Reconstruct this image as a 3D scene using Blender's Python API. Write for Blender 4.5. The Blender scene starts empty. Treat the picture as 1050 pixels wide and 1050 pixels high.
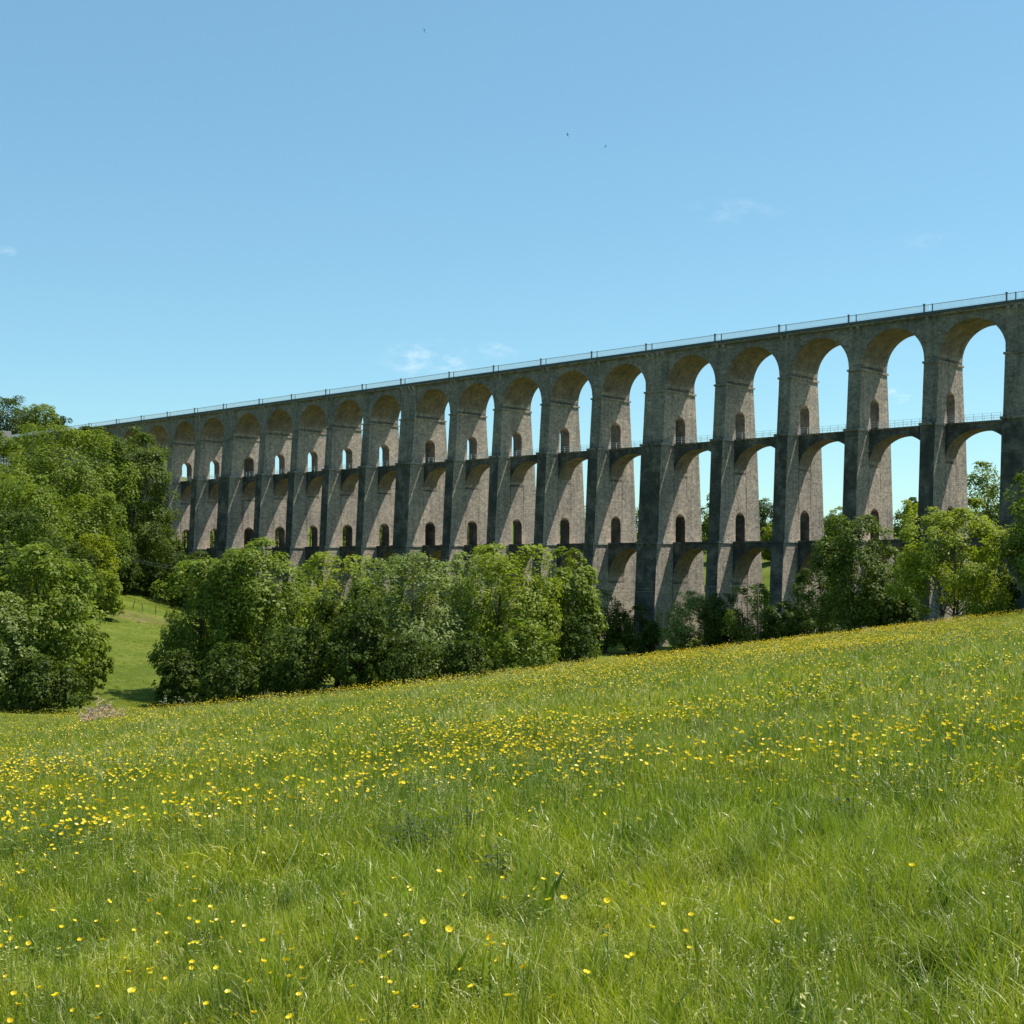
import bpy, math, random
import numpy as np

random.seed(7)
RNG = np.random.default_rng(7)
sc = bpy.context.scene
COL = sc.collection
R = math.radians

# ------------------------------------------------------------------ basics
F = 1350.0 / 1050.0            # focal length in picture widths
CAMZ = 1.65


def ray_x(px, Y):
    """world X of something seen px across at distance Y (design helper)"""
    return (px - 525.0) / 1350.0 * Y


def ray_z(py, Y):
    return CAMZ + (576.0 - py) / 1350.0 * Y


def tag(o, label=None, cat=None, group=None, kind=None):
    if label: o['label'] = label
    if cat: o['category'] = cat
    if group: o['group'] = group
    if kind: o['kind'] = kind
    return o


def empty(name, loc, rz=0.0):
    o = bpy.data.objects.new(name, None)
    o.empty_display_size = 0.5
    COL.objects.link(o)
    o.location = loc
    o.rotation_euler = (0, 0, rz)
    return o


class MB:
    """collects faces, then links them as one mesh object"""
    def __init__(self):
        self.v = []; self.f = []; self.m = []

    def add(self, vs, fs, mi=0):
        b = len(self.v)
        self.v.extend([tuple(p) for p in vs])
        for q in fs:
            self.f.append(tuple(b + i for i in q)); self.m.append(mi)

    def box(self, x0, x1, y0, y1, z0, z1, mi=0):
        vs = [(x0, y0, z0), (x1, y0, z0), (x1, y1, z0), (x0, y1, z0),
              (x0, y0, z1), (x1, y0, z1), (x1, y1, z1), (x0, y1, z1)]
        self.add(vs, [(0, 3, 2, 1), (4, 5, 6, 7), (0, 1, 5, 4), (1, 2, 6, 5), (2, 3, 7, 6), (3, 0, 4, 7)], mi)

    def tube(self, pts, rads, n=8, mi=0):
        pts = [np.array(p, float) for p in pts]
        rings = []
        for i, p in enumerate(pts):
            a = pts[max(i - 1, 0)]; b = pts[min(i + 1, len(pts) - 1)]
            t = (b - a); t /= (np.linalg.norm(t) + 1e-9)
            ref = np.array([1.0, 0, 0]) if abs(t[0]) < 0.9 else np.array([0, 1.0, 0])
            u = np.cross(t, ref); u /= np.linalg.norm(u); w = np.cross(t, u)
            rings.append([p + rads[i] * (math.cos(2 * math.pi * k / n) * u + math.sin(2 * math.pi * k / n) * w) for k in range(n)])
        vs = [q for r in rings for q in r]; fs = []
        for i in range(len(pts) - 1):
            for k in range(n):
                k2 = (k + 1) % n
                fs.append((i * n + k, i * n + k2, (i + 1) * n + k2, (i + 1) * n + k))
        fs.append(tuple(range(n - 1, -1, -1)))
        fs.append(tuple((len(pts) - 1) * n + k for k in range(n)))
        self.add(vs, fs, mi)

    def build(self, name, mats, parent=None, smooth=False):
        me = bpy.data.meshes.new(name)
        me.from_pydata(self.v, [], self.f)
        if not isinstance(mats, (list, tuple)): mats = [mats]
        for m in mats: me.materials.append(m)
        if len(mats) > 1: me.polygons.foreach_set('material_index', self.m)
        if smooth: me.polygons.foreach_set('use_smooth', [True] * len(me.polygons))
        me.validate(); me.update()
        o = bpy.data.objects.new(name, me)
        COL.objects.link(o)
        if parent: o.parent = parent
        return o


def fast_mesh(name, verts, faces, mats, tint=None, midx=None, smooth=False):
    """verts (N,3), faces (M,k) with k fixed; tint (N,) float point attribute"""
    me = bpy.data.meshes.new(name)
    n, (m, k) = len(verts), faces.shape
    me.vertices.add(n); me.vertices.foreach_set('co', np.ascontiguousarray(verts, dtype=np.float32).ravel())
    me.loops.add(m * k); me.loops.foreach_set('vertex_index', np.ascontiguousarray(faces, dtype=np.int32).ravel())
    me.polygons.add(m)
    me.polygons.foreach_set('loop_start', np.arange(0, m * k, k, dtype=np.int32))
    for mt in (mats if isinstance(mats, (list, tuple)) else [mats]): me.materials.append(mt)
    if midx is not None: me.polygons.foreach_set('material_index', np.ascontiguousarray(midx, dtype=np.int32))
    if smooth: me.polygons.foreach_set('use_smooth', np.ones(m, dtype=bool))
    me.update(calc_edges=True)
    if tint is not None:
        a = me.attributes.new('tint', 'FLOAT', 'POINT')
        a.data.foreach_set('value', np.ascontiguousarray(tint, dtype=np.float32))
    return me


def vnoise(x, y, scale, seed=0):
    """value noise 0..1 (vectorised)"""
    x = np.asarray(x, float) / scale + 1000.3; y = np.asarray(y, float) / scale + 1000.7
    xi = np.floor(x).astype(np.int64); yi = np.floor(y).astype(np.int64)
    fx = x - xi; fy = y - yi
    fx = fx * fx * (3 - 2 * fx); fy = fy * fy * (3 - 2 * fy)

    def h(a, b):
        n = (a * 374761393 + b * 668265263 + seed * 974711) & 0x7fffffff
        n = ((n ^ (n >> 13)) * 1274126177) & 0x7fffffff
        return ((n ^ (n >> 16)) & 0xffff) / 65535.0
    return (h(xi, yi) * (1 - fx) + h(xi + 1, yi) * fx) * (1 - fy) + (h(xi, yi + 1) * (1 - fx) + h(xi + 1, yi + 1) * fx) * fy


def sstep(a, b, x):
    t = np.clip((x - a) / (b - a), 0, 1)
    return t * t * (3 - 2 * t)


# ------------------------------------------------------------------ node helpers
def new_mat(name):
    m = bpy.data.materials.new(name); m.use_nodes = True
    nt = m.node_tree; nt.nodes.clear()
    return m, nt


def N(nt, t, **kw):
    n = nt.nodes.new(t)
    for k, v in kw.items():
        if k.startswith('i_'):
            key = k[2:]
            key = int(key) if key.isdigit() else key.replace('_', ' ')
            n.inputs[key].default_value = v
        else:
            setattr(n, k, v)
    return n


def L(nt, a, b): nt.links.new(a, b)


def ramp(nt, fac, stops):
    r = N(nt, 'ShaderNodeValToRGB')
    el = r.color_ramp.elements
    while len(el) < len(stops): el.new(0.5)
    for e, (p, c) in zip(el, stops):
        e.position = p; e.color = (c[0], c[1], c[2], 1) if len(c) == 3 else c
    L(nt, fac, r.inputs[0])
    return r.outputs[0]


def mix(nt, fac, a, b, mode='MIX'):
    m = N(nt, 'ShaderNodeMix', data_type='RGBA', blend_type=mode)
    m.clamp_factor = True
    for sock, v in ((m.inputs[0], fac), (m.inputs[6], a), (m.inputs[7], b)):
        if hasattr(v, 'node'): L(nt, v, sock)
        elif isinstance(v, (int, float)): sock.default_value = v
        else: sock.default_value = (v[0], v[1], v[2], 1)
    return m.outputs[2]


def math_n(nt, op, a, b=None, c=None, clamp=False):
    m = N(nt, 'ShaderNodeMath', operation=op); m.use_clamp = clamp
    for i, v in enumerate((a, b, c)):
        if v is None: continue
        if hasattr(v, 'node'): L(nt, v, m.inputs[i])
        else: m.inputs[i].default_value = v
    return m.outputs[0]


def maprange(nt, v, a, b, c=0.0, d=1.0, smooth=True):
    m = N(nt, 'ShaderNodeMapRange', interpolation_type='SMOOTHSTEP' if smooth else 'LINEAR')
    L(nt, v, m.inputs[0])
    for i, q in zip((1, 2, 3, 4), (a, b, c, d)): m.inputs[i].default_value = q
    return m.outputs[0]


def noise(nt, vec, scale, detail=4, rough=0.55):
    n = N(nt, 'ShaderNodeTexNoise')
    n.inputs['Scale'].default_value = scale; n.inputs['Detail'].default_value = detail
    n.inputs['Roughness'].default_value = rough
    if vec is not None: L(nt, vec, n.inputs['Vector'])
    return n.outputs[0]


def simple_mat(name, col, rough=0.6, var=0.25, scale=6.0, metal=0.0):
    m, nt = new_mat(name)
    out = N(nt, 'ShaderNodeOutputMaterial'); b = N(nt, 'ShaderNodeBsdfPrincipled')
    tc = N(nt, 'ShaderNodeTexCoord')
    f = noise(nt, tc.outputs['Object'], scale, 5)
    c = ramp(nt, f, [(0.25, [q * (1 - var) for q in col]), (0.75, [min(1, q * (1 + var)) for q in col])])
    L(nt, c, b.inputs['Base Color']); b.inputs['Roughness'].default_value = rough
    b.inputs['Metallic'].default_value = metal
    L(nt, b.outputs[0], out.inputs[0])
    return m


# ------------------------------------------------------------------ materials
def stone_mat(name, base, soffit=False, ledge=False):
    """rubble masonry; local coordinates of the viaduct: x along, y across, z up"""
    m, nt = new_mat(name)
    out = N(nt, 'ShaderNodeOutputMaterial'); b = N(nt, 'ShaderNodeBsdfPrincipled')
    tc = N(nt, 'ShaderNodeTexCoord'); sep = N(nt, 'ShaderNodeSeparateXYZ')
    L(nt, tc.outputs['Object'], sep.inputs[0])
    x, y, z = sep.outputs
    xy = math_n(nt, 'ADD', x, y)
    # wobble the courses a little
    wob = noise(nt, tc.outputs['Object'], 0.9, 3)
    zz = math_n(nt, 'ADD', z, math_n(nt, 'MULTIPLY', math_n(nt, 'SUBTRACT', wob, 0.5), 0.16))
    cv = N(nt, 'ShaderNodeCombineXYZ'); L(nt, xy, cv.inputs[0]); L(nt, zz, cv.inputs[1])
    br = N(nt, 'ShaderNodeTexBrick'); L(nt, cv.outputs[0], br.inputs['Vector'])
    br.inputs['Scale'].default_value = 1.0
    br.inputs['Brick Width'].default_value = 0.62; br.inputs['Row Height'].default_value = 0.30
    br.inputs['Mortar Size'].default_value = 0.022; br.inputs['Mortar Smooth'].default_value = 0.4
    br.inputs['Color1'].default_value = (base[0] * 1.22, base[1] * 1.19, base[2] * 1.14, 1)
    br.inputs['Color2'].default_value = (base[0] * 0.74, base[1] * 0.74, base[2] * 0.76, 1)
    br.inputs['Mortar'].default_value = (base[0] * 1.12, base[1] * 1.12, base[2] * 1.10, 1)
    col = br.outputs['Color']
    # stone to stone mottling and odd dark stones
    vor = N(nt, 'ShaderNodeTexVoronoi'); L(nt, tc.outputs['Object'], vor.inputs['Vector']); vor.inputs['Scale'].default_value = 3.3
    g = N(nt, 'ShaderNodeSeparateColor'); L(nt, vor.outputs['Color'], g.inputs[0])
    col = mix(nt, 0.5, col, ramp(nt, g.outputs[0], [(0.0, (0.42, 0.40, 0.40)), (0.08, (0.52, 0.49, 0.48)), (0.2, (0.84, 0.84, 0.84)), (0.8, (1.05, 1.04, 1.02)), (1.0, (1.4, 1.36, 1.3))]), 'MULTIPLY')
    big = noise(nt, tc.outputs['Object'], 0.16, 6, 0.6)
    col = mix(nt, 0.8, col, ramp(nt, big, [(0.28, (0.66, 0.66, 0.68)), (0.5, (1.0, 0.98, 0.96)), (0.72, (1.3, 1.2, 1.1))]), 'MULTIPLY')
    # vertical run-off streaks
    mp = N(nt, 'ShaderNodeMapping'); mp.inputs['Scale'].default_value = (1.3, 1.3, 0.07)
    L(nt, tc.outputs['Object'], mp.inputs[0])
    st = noise(nt, mp.outputs[0], 1.0, 5, 0.65)
    col = mix(nt, 0.5, col, ramp(nt, st, [(0.34, (0.42, 0.43, 0.42)), (0.52, (1.0, 1.0, 1.0)), (0.8, (1.12, 1.1, 1.06))]), 'MULTIPLY')
    geo = N(nt, 'ShaderNodeNewGeometry')
    vt = N(nt, 'ShaderNodeVectorTransform', vector_type='NORMAL', convert_from='WORLD', convert_to='OBJECT')
    L(nt, geo.outputs['True Normal'], vt.inputs[0])
    ns = N(nt, 'ShaderNodeSeparateXYZ'); L(nt, vt.outputs[0], ns.inputs[0])
    # darker tone on the long faces, front and back, heaviest on the buttress-like lower piers
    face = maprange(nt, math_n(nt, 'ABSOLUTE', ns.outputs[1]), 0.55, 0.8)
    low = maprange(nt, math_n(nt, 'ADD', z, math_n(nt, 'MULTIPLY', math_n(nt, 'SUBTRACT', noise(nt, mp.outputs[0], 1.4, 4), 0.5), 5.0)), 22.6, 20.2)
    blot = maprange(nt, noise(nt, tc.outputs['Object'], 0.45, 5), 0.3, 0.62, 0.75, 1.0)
    lich = math_n(nt, 'MULTIPLY', math_n(nt, 'MULTIPLY', face, blot), math_n(nt, 'MULTIPLY_ADD', low, DARK_LOW - DARK_UP, DARK_UP), clamp=True)
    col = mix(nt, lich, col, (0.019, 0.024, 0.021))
    # dark run-off lines down the pier sides below the edges of the gallery arches
    side = maprange(nt, math_n(nt, 'ABSOLUTE', ns.outputs[0]), 0.6, 0.85)
    def runoff(at, z0, z1):
        off = math_n(nt, 'ABSOLUTE', math_n(nt, 'SUBTRACT', math_n(nt, 'ABSOLUTE', math_n(nt, 'ADD', y, math_n(nt, 'MULTIPLY', math_n(nt, 'SUBTRACT', wob, 0.5), 0.5))), at))
        ln = maprange(nt, off, 0.26, 0.04)
        zz_ = math_n(nt, 'MULTIPLY', maprange(nt, z, z0, z0 + 4.0), maprange(nt, z, z1, z1 - 0.3))
        return math_n(nt, 'MULTIPLY', ln, zz_)
    ro = math_n(nt, 'MULTIPLY', math_n(nt, 'ADD', runoff(1.78, 6.5, 16.2), runoff(2.15, -12.0, -1.0)), math_n(nt, 'MULTIPLY', side, maprange(nt, noise(nt, tc.outputs['Object'], 0.13, 3), 0.36, 0.62, 0.0, 0.62)), clamp=True)
    col = mix(nt, ro, col, (0.045, 0.030, 0.026))
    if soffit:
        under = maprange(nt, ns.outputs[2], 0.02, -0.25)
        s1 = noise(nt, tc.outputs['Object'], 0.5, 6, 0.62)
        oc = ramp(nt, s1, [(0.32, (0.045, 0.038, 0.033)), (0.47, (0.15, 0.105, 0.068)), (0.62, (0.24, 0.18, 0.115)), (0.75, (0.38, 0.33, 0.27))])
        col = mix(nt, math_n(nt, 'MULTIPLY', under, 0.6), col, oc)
    L(nt, col, b.inputs['Base Color'])
    b.inputs['Roughness'].default_value = 0.92; b.inputs['Specular IOR Level'].default_value = 0.2
    bp = N(nt, 'ShaderNodeBump'); bp.inputs['Strength'].default_value = 0.7; bp.inputs['Distance'].default_value = 0.10
    hgt = math_n(nt, 'ADD', math_n(nt, 'MULTIPLY', br.outputs['Fac'], -0.6), math_n(nt, 'MULTIPLY', noise(nt, tc.outputs['Object'], 3.2, 5, 0.7), 1.2))
    L(nt, hgt, bp.inputs['Height']); L(nt, bp.outputs[0], b.inputs['Normal'])
    L(nt, b.outputs[0], out.inputs[0])
    return m


DARK_LOW, DARK_UP = 0.91, 0.60
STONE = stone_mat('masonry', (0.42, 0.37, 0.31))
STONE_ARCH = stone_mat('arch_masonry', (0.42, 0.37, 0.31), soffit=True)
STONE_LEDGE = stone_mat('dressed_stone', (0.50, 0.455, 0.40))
STEEL = simple_mat('weathered_deck_steel', (0.045, 0.06, 0.062), 0.6)
POSTM = simple_mat('dark_post_iron', (0.10, 0.12, 0.125), 0.6)
RAILM = simple_mat('pale_rail_paint', (0.66, 0.72, 0.74), 0.55)
BALLAST = simple_mat('ballast', (0.22, 0.2, 0.18), 0.95, 0.5, 3)
BARK = simple_mat('bark', (0.085, 0.065, 0.048), 0.9, 0.45, 4)
WOOD = simple_mat('grey_weathered_wood', (0.06, 0.05, 0.042), 0.9, 0.35, 8)
TWIG = simple_mat('dry_twigs', (0.55, 0.38, 0.26), 0.9, 0.4, 9)
CABLE = simple_mat('cable_sheath', (0.10, 0.105, 0.105), 0.6)
BIRDM = simple_mat('swift_plumage', (0.03, 0.027, 0.026), 0.8)
PLASTER = simple_mat('white_render', (0.78, 0.76, 0.72), 0.85, 0.06)
TILE = simple_mat('slate_tile', (0.11, 0.10, 0.105), 0.7, 0.3)
GLASS = simple_mat('dark_window_glass', (0.03, 0.04, 0.05), 0.1, 0.1)


def leaf_mat(name, lo, hi, transl=0.34, rough=0.5, spec=0.35):
    m, nt = new_mat(name)
    out = N(nt, 'ShaderNodeOutputMaterial')
    at = N(nt, 'ShaderNodeAttribute', attribute_name='tint')
    c = ramp(nt, at.outputs['Fac'], [(0.0, lo), (1.0, hi)])
    b = N(nt, 'ShaderNodeBsdfPrincipled'); b.inputs['Roughness'].default_value = rough
    b.inputs['Specular IOR Level'].default_value = spec
    L(nt, c, b.inputs['Base Color'])
    t = N(nt, 'ShaderNodeBsdfTranslucent')
    L(nt, mix(nt, 1.0, c, (1.25, 1.3, 0.55), 'MULTIPLY'), t.inputs[0])
    mx = N(nt, 'ShaderNodeMixShader'); mx.inputs[0].default_value = transl
    L(nt, b.outputs[0], mx.inputs[1]); L(nt, t.outputs[0], mx.inputs[2]); L(nt, mx.outputs[0], out.inputs[0])
    return m


LEAF = {
    'mid':   leaf_mat('leaves_mid_green', (0.085, 0.125, 0.010), (0.255, 0.315, 0.040), 0.40, spec=0.2),
    'pale':  leaf_mat('leaves_grey_green', (0.120, 0.160, 0.030), (0.310, 0.365, 0.110), 0.38, spec=0.25),
    'dark':  leaf_mat('leaves_dark_green', (0.030, 0.052, 0.006), (0.105, 0.145, 0.018), 0.32, spec=0.15),
    'lime':  leaf_mat('leaves_yellow_green', (0.140, 0.185, 0.010), (0.34, 0.385, 0.045), 0.45, spec=0.2),
    'deep':  leaf_mat('leaves_deep_green', (0.050, 0.080, 0.008), (0.175, 0.225, 0.030), 0.34, spec=0.2),
    'gold':  leaf_mat('leaves_gold_green', (0.15, 0.185, 0.010), (0.33, 0.36, 0.022), 0.46, spec=0.15),
}


def grass_mat():
    m, nt = new_mat('meadow_grass_blades')
    out = N(nt, 'ShaderNodeOutputMaterial')
    at = N(nt, 'ShaderNodeAttribute', attribute_name='tint')
    c = ramp(nt, at.outputs['Fac'], [(0.0, (0.060, 0.100, 0.006)), (0.35, (0.155, 0.215, 0.012)), (0.65, (0.258, 0.320, 0.020)), (0.86, (0.40, 0.42, 0.035)), (0.93, (0.50, 0.47, 0.19)), (1.0, (0.56, 0.50, 0.28))])
    geo = N(nt, 'ShaderNodeNewGeometry')
    p1 = noise(nt, geo.outputs['Position'], 0.35, 4)
    c = mix(nt, 0.9, c, ramp(nt, p1, [(0.3, (0.70, 0.84, 1.15)), (0.5, (1, 1, 1)), (0.7, (1.26, 1.14, 0.7))]), 'MULTIPLY')
    p2 = noise(nt, geo.outputs['Position'], 1.5, 3)
    c = mix(nt, 1.0, c, ramp(nt, p2, [(0.32, (0.54, 0.62, 0.62)), (0.46, (1.0, 1.0, 0.95)), (0.68, (1.26, 1.19, 0.95))]), 'MULTIPLY')
    b = N(nt, 'ShaderNodeBsdfPrincipled'); b.inputs['Roughness'].default_value = 0.38
    b.inputs['Specular IOR Level'].default_value = 0.42
    L(nt, c, b.inputs['Base Color'])
    t = N(nt, 'ShaderNodeBsdfTranslucent'); L(nt, mix(nt, 1.0, c, (1.2, 1.25, 0.6), 'MULTIPLY'), t.inputs[0])
    mx = N(nt, 'ShaderNodeMixShader'); mx.inputs[0].default_value = 0.38
    L(nt, b.outputs[0], mx.inputs[1]); L(nt, t.outputs[0], mx.inputs[2]); L(nt, mx.outputs[0], out.inputs[0])
    return m


GRASS = grass_mat()


def petal_mat():
    m, nt = new_mat('buttercup_petal')
    out = N(nt, 'ShaderNodeOutputMaterial')
    oi = N(nt, 'ShaderNodeObjectInfo')
    c = ramp(nt, oi.outputs['Random'], [(0, (0.88, 0.60, 0.008)), (1, (0.92, 0.76, 0.02))])
    b = N(nt, 'ShaderNodeBsdfPrincipled'); b.inputs['Roughness'].default_value = 0.3
    L(nt, c, b.inputs['Base Color'])
    t = N(nt, 'ShaderNodeBsdfTranslucent'); L(nt, c, t.inputs[0])
    mx = N(nt, 'ShaderNodeMixShader'); mx.inputs[0].default_value = 0.3
    L(nt, b.outputs[0], mx.inputs[1]); L(nt, t.outputs[0], mx.inputs[2]); L(nt, mx.outputs[0], out.inputs[0])
    return m


PETAL = petal_mat()
CENTRE = simple_mat('buttercup_centre', (0.55, 0.36, 0.02), 0.7)
STEM = simple_mat('flower_stem', (0.17, 0.22, 0.03), 0.85)
UMBEL = simple_mat('white_umbel', (0.72, 0.70, 0.55), 0.7, 0.1)


def ground_mat():
    m, nt = new_mat('turf')
    out = N(nt, 'ShaderNodeOutputMaterial'); b = N(nt, 'ShaderNodeBsdfPrincipled')
    geo = N(nt, 'ShaderNodeNewGeometry')
    P = geo.outputs['Position']
    c = ramp(nt, noise(nt, P, 0.12, 8, 0.62), [(0.3, (0.078, 0.110, 0.014)), (0.5, (0.118, 0.150, 0.020)), (0.7, (0.17, 0.182, 0.034))])
    c = mix(nt, 0.7, c, ramp(nt, noise(nt, P, 1.6, 6, 0.7), [(0.3, (0.5, 0.56, 0.5)), (0.5, (1, 1, 1)), (0.75, (1.4, 1.3, 1.1))]), 'MULTIPLY')
    at = N(nt, 'ShaderNodeAttribute', attribute_name='soil')
    sf = math_n(nt, 'MULTIPLY', at.outputs['Fac'], maprange(nt, noise(nt, P, 0.7, 5), 0.35, 0.6), clamp=True)
    c = mix(nt, sf, c, (0.22, 0.145, 0.075))
    an = N(nt, 'ShaderNodeAttribute', attribute_name='thatch')
    c = mix(nt, math_n(nt, 'MULTIPLY', an.outputs['Fac'], 0.85), c, (0.045, 0.062, 0.012))
    L(nt, c, b.inputs['Base Color']); b.inputs['Roughness'].default_value = 0.95
    b.inputs['Specular IOR Level'].default_value = 0.1
    bp = N(nt, 'ShaderNodeBump'); bp.inputs['Strength'].default_value = 0.9; bp.inputs['Distance'].default_value = 0.25
    L(nt, noise(nt, P, 1.4, 8, 0.75), bp.inputs['Height']); L(nt, bp.outputs[0], b.inputs['Normal'])
    L(nt, b.outputs[0], out.inputs[0])
    return m


TURF = ground_mat()

# ------------------------------------------------------------------ viaduct frame
TH = math.atan(1432.0 / 1350.0)
DV = np.array([-math.sin(TH), math.cos(TH)])     # along the viaduct, to the left and away
NV = np.array([math.cos(TH), math.sin(TH)])      # across the viaduct, away from us
REFP = np.array([66.2, 178.3]) + 5.6 * NV        # centre line at the left face of the first broad pier
OPEN = 9.7
WN, WB = 2.2, 4.2


def via_xy(s, q):
    p = REFP + s * DV + q * NV
    return float(p[0]), float(p[1])


PIERS = {}
s = 0.0
PIERS[0] = (-WB, 0.0)
for k in range(1, 27):
    w = WB if k % 5 == 0 else WN
    PIERS[k] = (s + OPEN, s + OPEN + w); s = PIERS[k][1]
s = -WB
for k in range(-1, -6, -1):
    w = WB if k % 5 == 0 else WN
    PIERS[k] = (s - OPEN - w, s - OPEN); s = PIERS[k][0]


def pier_xy(k, q=0.0):
    a, b = PIERS[k]
    return via_xy((a + b) / 2, q)


# ------------------------------------------------------------------ terrain
CP = [(-34, 119, -10), (-49, 170, -7.6), (-66, 230, -4.6), (-78, 285, -1.8),
      (-64, 200, -2.5), (-85, 200, 5), (-112, 200, 14), (-86, 250, 5), (-115, 270, 14), (-60, 150, -5), (-80, 130, 3),
      (0, 115, -10.3), (-20, 108, -10.0), (-40, 105, -9.6), (-60, 105, -6), (18, 120, -8.6), (34, 110, -4.2), (60, 110, -0.8),
      (20, 160, -11), (-10, 175, -11.5), (45, 150, -7.5), (-30, 150, -9.4), (-40, 210, -8), (0, 215, -12),
      (100, 90, 4.5), (-60, 60, -7), (-100, 60, -4), (-100, 0, -8), (100, 0, 9), (0, 0, 0), (0, 60, -4),
      (60, 255, 1), (105, 225, 5), (0, 320, -2), (-50, 380, 3), (-110, 430, 26), (100, 380, 9), (20, 430, 7),
      (200, 280, 15), (-220, 300, 38), (0, 800, 14), (350, 600, 18), (-300, 750, 50), (350, 150, 22), (-320, 150, 42),
      (0, -300, 14), (300, -200, 30), (-300, -200, -5), (0, 1500, 20), (1200, 900, 20), (-1200, 900, 55), (1200, -500, 30), (-1200, -500, 20)]
for k, z in ((-5, 3), (-2, -2), (0, -6), (2, -9.5), (5, -12.3), (8, -11), (10, -9.5), (13, -6), (15, -3.5), (17, 0.8), (19, 7), (21, 15), (24, 28), (26, 35)):
    x_, y_ = pier_xy(k); CP.append((x_, y_, z))
CP = np.array(CP, float)


def tps_fit(P):
    n = len(P); d = np.linalg.norm(P[:, None, :2] - P[None, :, :2], axis=2) / 100
    K = np.where(d > 0, d * d * np.log(d + 1e-12), 0) + np.eye(n) * 0.0008
    T = np.c_[np.ones(n), P[:, :2] / 100]
    A = np.block([[K, T], [T.T, np.zeros((3, 3))]])
    return np.linalg.solve(A, np.r_[P[:, 2], 0, 0, 0])


TW = tps_fit(CP)


def ground(x, y):
    x = np.atleast_1d(np.asarray(x, float)); y = np.atleast_1d(np.asarray(y, float))
    shp = x.shape; xf = x.ravel(); yf = y.ravel()
    z = np.empty_like(xf)
    for i in range(0, len(xf), 20000):
        a, b_ = xf[i:i + 20000], yf[i:i + 20000]
        d = np.hypot(a[:, None] - CP[None, :, 0], b_[:, None] - CP[None, :, 1]) / 100
        z[i:i + 20000] = np.where(d > 0, d * d * np.log(d + 1e-12), 0) @ TW[:len(CP)] + TW[-3] + TW[-2] * a / 100 + TW[-1] * b_ / 100
    far = sstep(500, 1100, np.hypot(xf, yf)); z = z * (1 - far) + 22 * far
    mead = 0.104 * xf - 0.066 * yf
    yc = 66 + 0.40 * xf
    w = sstep(0, 36, yf - yc)
    w = np.maximum(w, sstep(70, 130, np.abs(xf))); w = np.maximum(w, sstep(40, 120, -yf))
    z = mead * (1 - w) + z * w
    near = 1 - sstep(60, 140, np.hypot(xf, yf))
    z = z + near * ((vnoise(xf, yf, 6.0, 3) - 0.5) * 0.22 + (vnoise(xf, yf, 1.7, 4) - 0.5) * 0.07)
    z = z + (1 - near) * (vnoise(xf, yf, 25.0, 5) - 0.5) * 1.2
    return z.reshape(shp)


def gz(x, y): return float(ground(x, y)[0])


def axis(lo, hi, n, c, k):
    """denser near c"""
    a = math.asinh((lo - c) / k); b_ = math.asinh((hi - c) / k)
    return c + k * np.sinh(np.linspace(a, b_, n))


gx = axis(-2500, 2500, 330, 0, 22); gy = axis(-600, 3200, 380, 40, 30)
GX, GY = np.meshgrid(gx, gy)
GZ = ground(GX, GY)
nx, ny = len(gx), len(gy)
vv = np.c_[GX.ravel(), GY.ravel(), GZ.ravel()]
ii = (np.arange(ny - 1)[:, None] * nx + np.arange(nx - 1)[None, :]).ravel()
ff = np.c_[ii, ii + 1, ii + nx + 1, ii + nx]
me = fast_mesh('ground', vv, ff, TURF, smooth=True)
dx = vv[:, 0]; dy = vv[:, 1]
soil = np.exp(-(((dx + 53.0) / 5.0) ** 2 + ((dy - 186) / 3.0) ** 2)) * 0.95
a_ = me.attributes.new('soil', 'FLOAT', 'POINT'); a_.data.foreach_set('value', soil.astype(np.float32))
that = (1 - sstep(55, 110, dy)) * (1 - sstep(60, 120, np.abs(dx)))
a_ = me.attributes.new('thatch', 'FLOAT', 'POINT'); a_.data.foreach_set('value', that.astype(np.float32))
g = bpy.data.objects.new('ground', me); COL.objects.link(g)
tag(g, 'green meadow ground falling into a valley and rising beyond', 'ground', kind='structure')

# ------------------------------------------------------------------ viaduct
Z_L1, Z_L2, Z_IMP, Z_COR, Z_TOP, Z_BOT = 21.35, 4.95, 30.2, 36.5, 37.15, -17.0
via = empty('stone_viaduct', (float(REFP[0]), float(REFP[1]), 0.0), math.atan2(DV[1], DV[0]))
# local x = DV (leftwards), local y must be Z x X ; flip sign so that +q is the far side
QS = -1.0   # local y = QS * q
tag(via, 'long three tier stone railway viaduct with tall round arches crossing the valley', 'viaduct')


def extr(mb, poly, s0, s1):
    """poly of (q,z) extruded along the viaduct from s0 to s1"""
    n = len(poly)
    vs = [(s0, QS * q, z) for q, z in poly] + [(s1, QS * q, z) for q, z in poly]
    mb.add(vs, [tuple(range(n)), tuple(range(2 * n - 1, n - 1, -1))] + [(i, i + n, (i + 1) % n + n, (i + 1) % n) for i in range(n)])


def extr_q(mb, poly, q0, q1):
    """poly of (s,z) extruded across from q0 to q1"""
    n = len(poly)
    vs = [(s_, QS * q0, z) for s_, z in poly] + [(s_, QS * q1, z) for s_, z in poly]
    mb.add(vs, [tuple(range(n - 1, -1, -1)), tuple(range(n, 2 * n))] + [(i, (i + 1) % n, (i + 1) % n + n, i + n) for i in range(n)])


def fix_normals(o):
    import bmesh
    bm = bmesh.new(); bm.from_mesh(o.data)
    bmesh.ops.remove_doubles(bm, verts=bm.verts, dist=1e-5)
    bmesh.ops.recalc_face_normals(bm, faces=bm.faces)
    bm.to_mesh(o.data); bm.free(); o.data.update()
    return o


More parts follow.
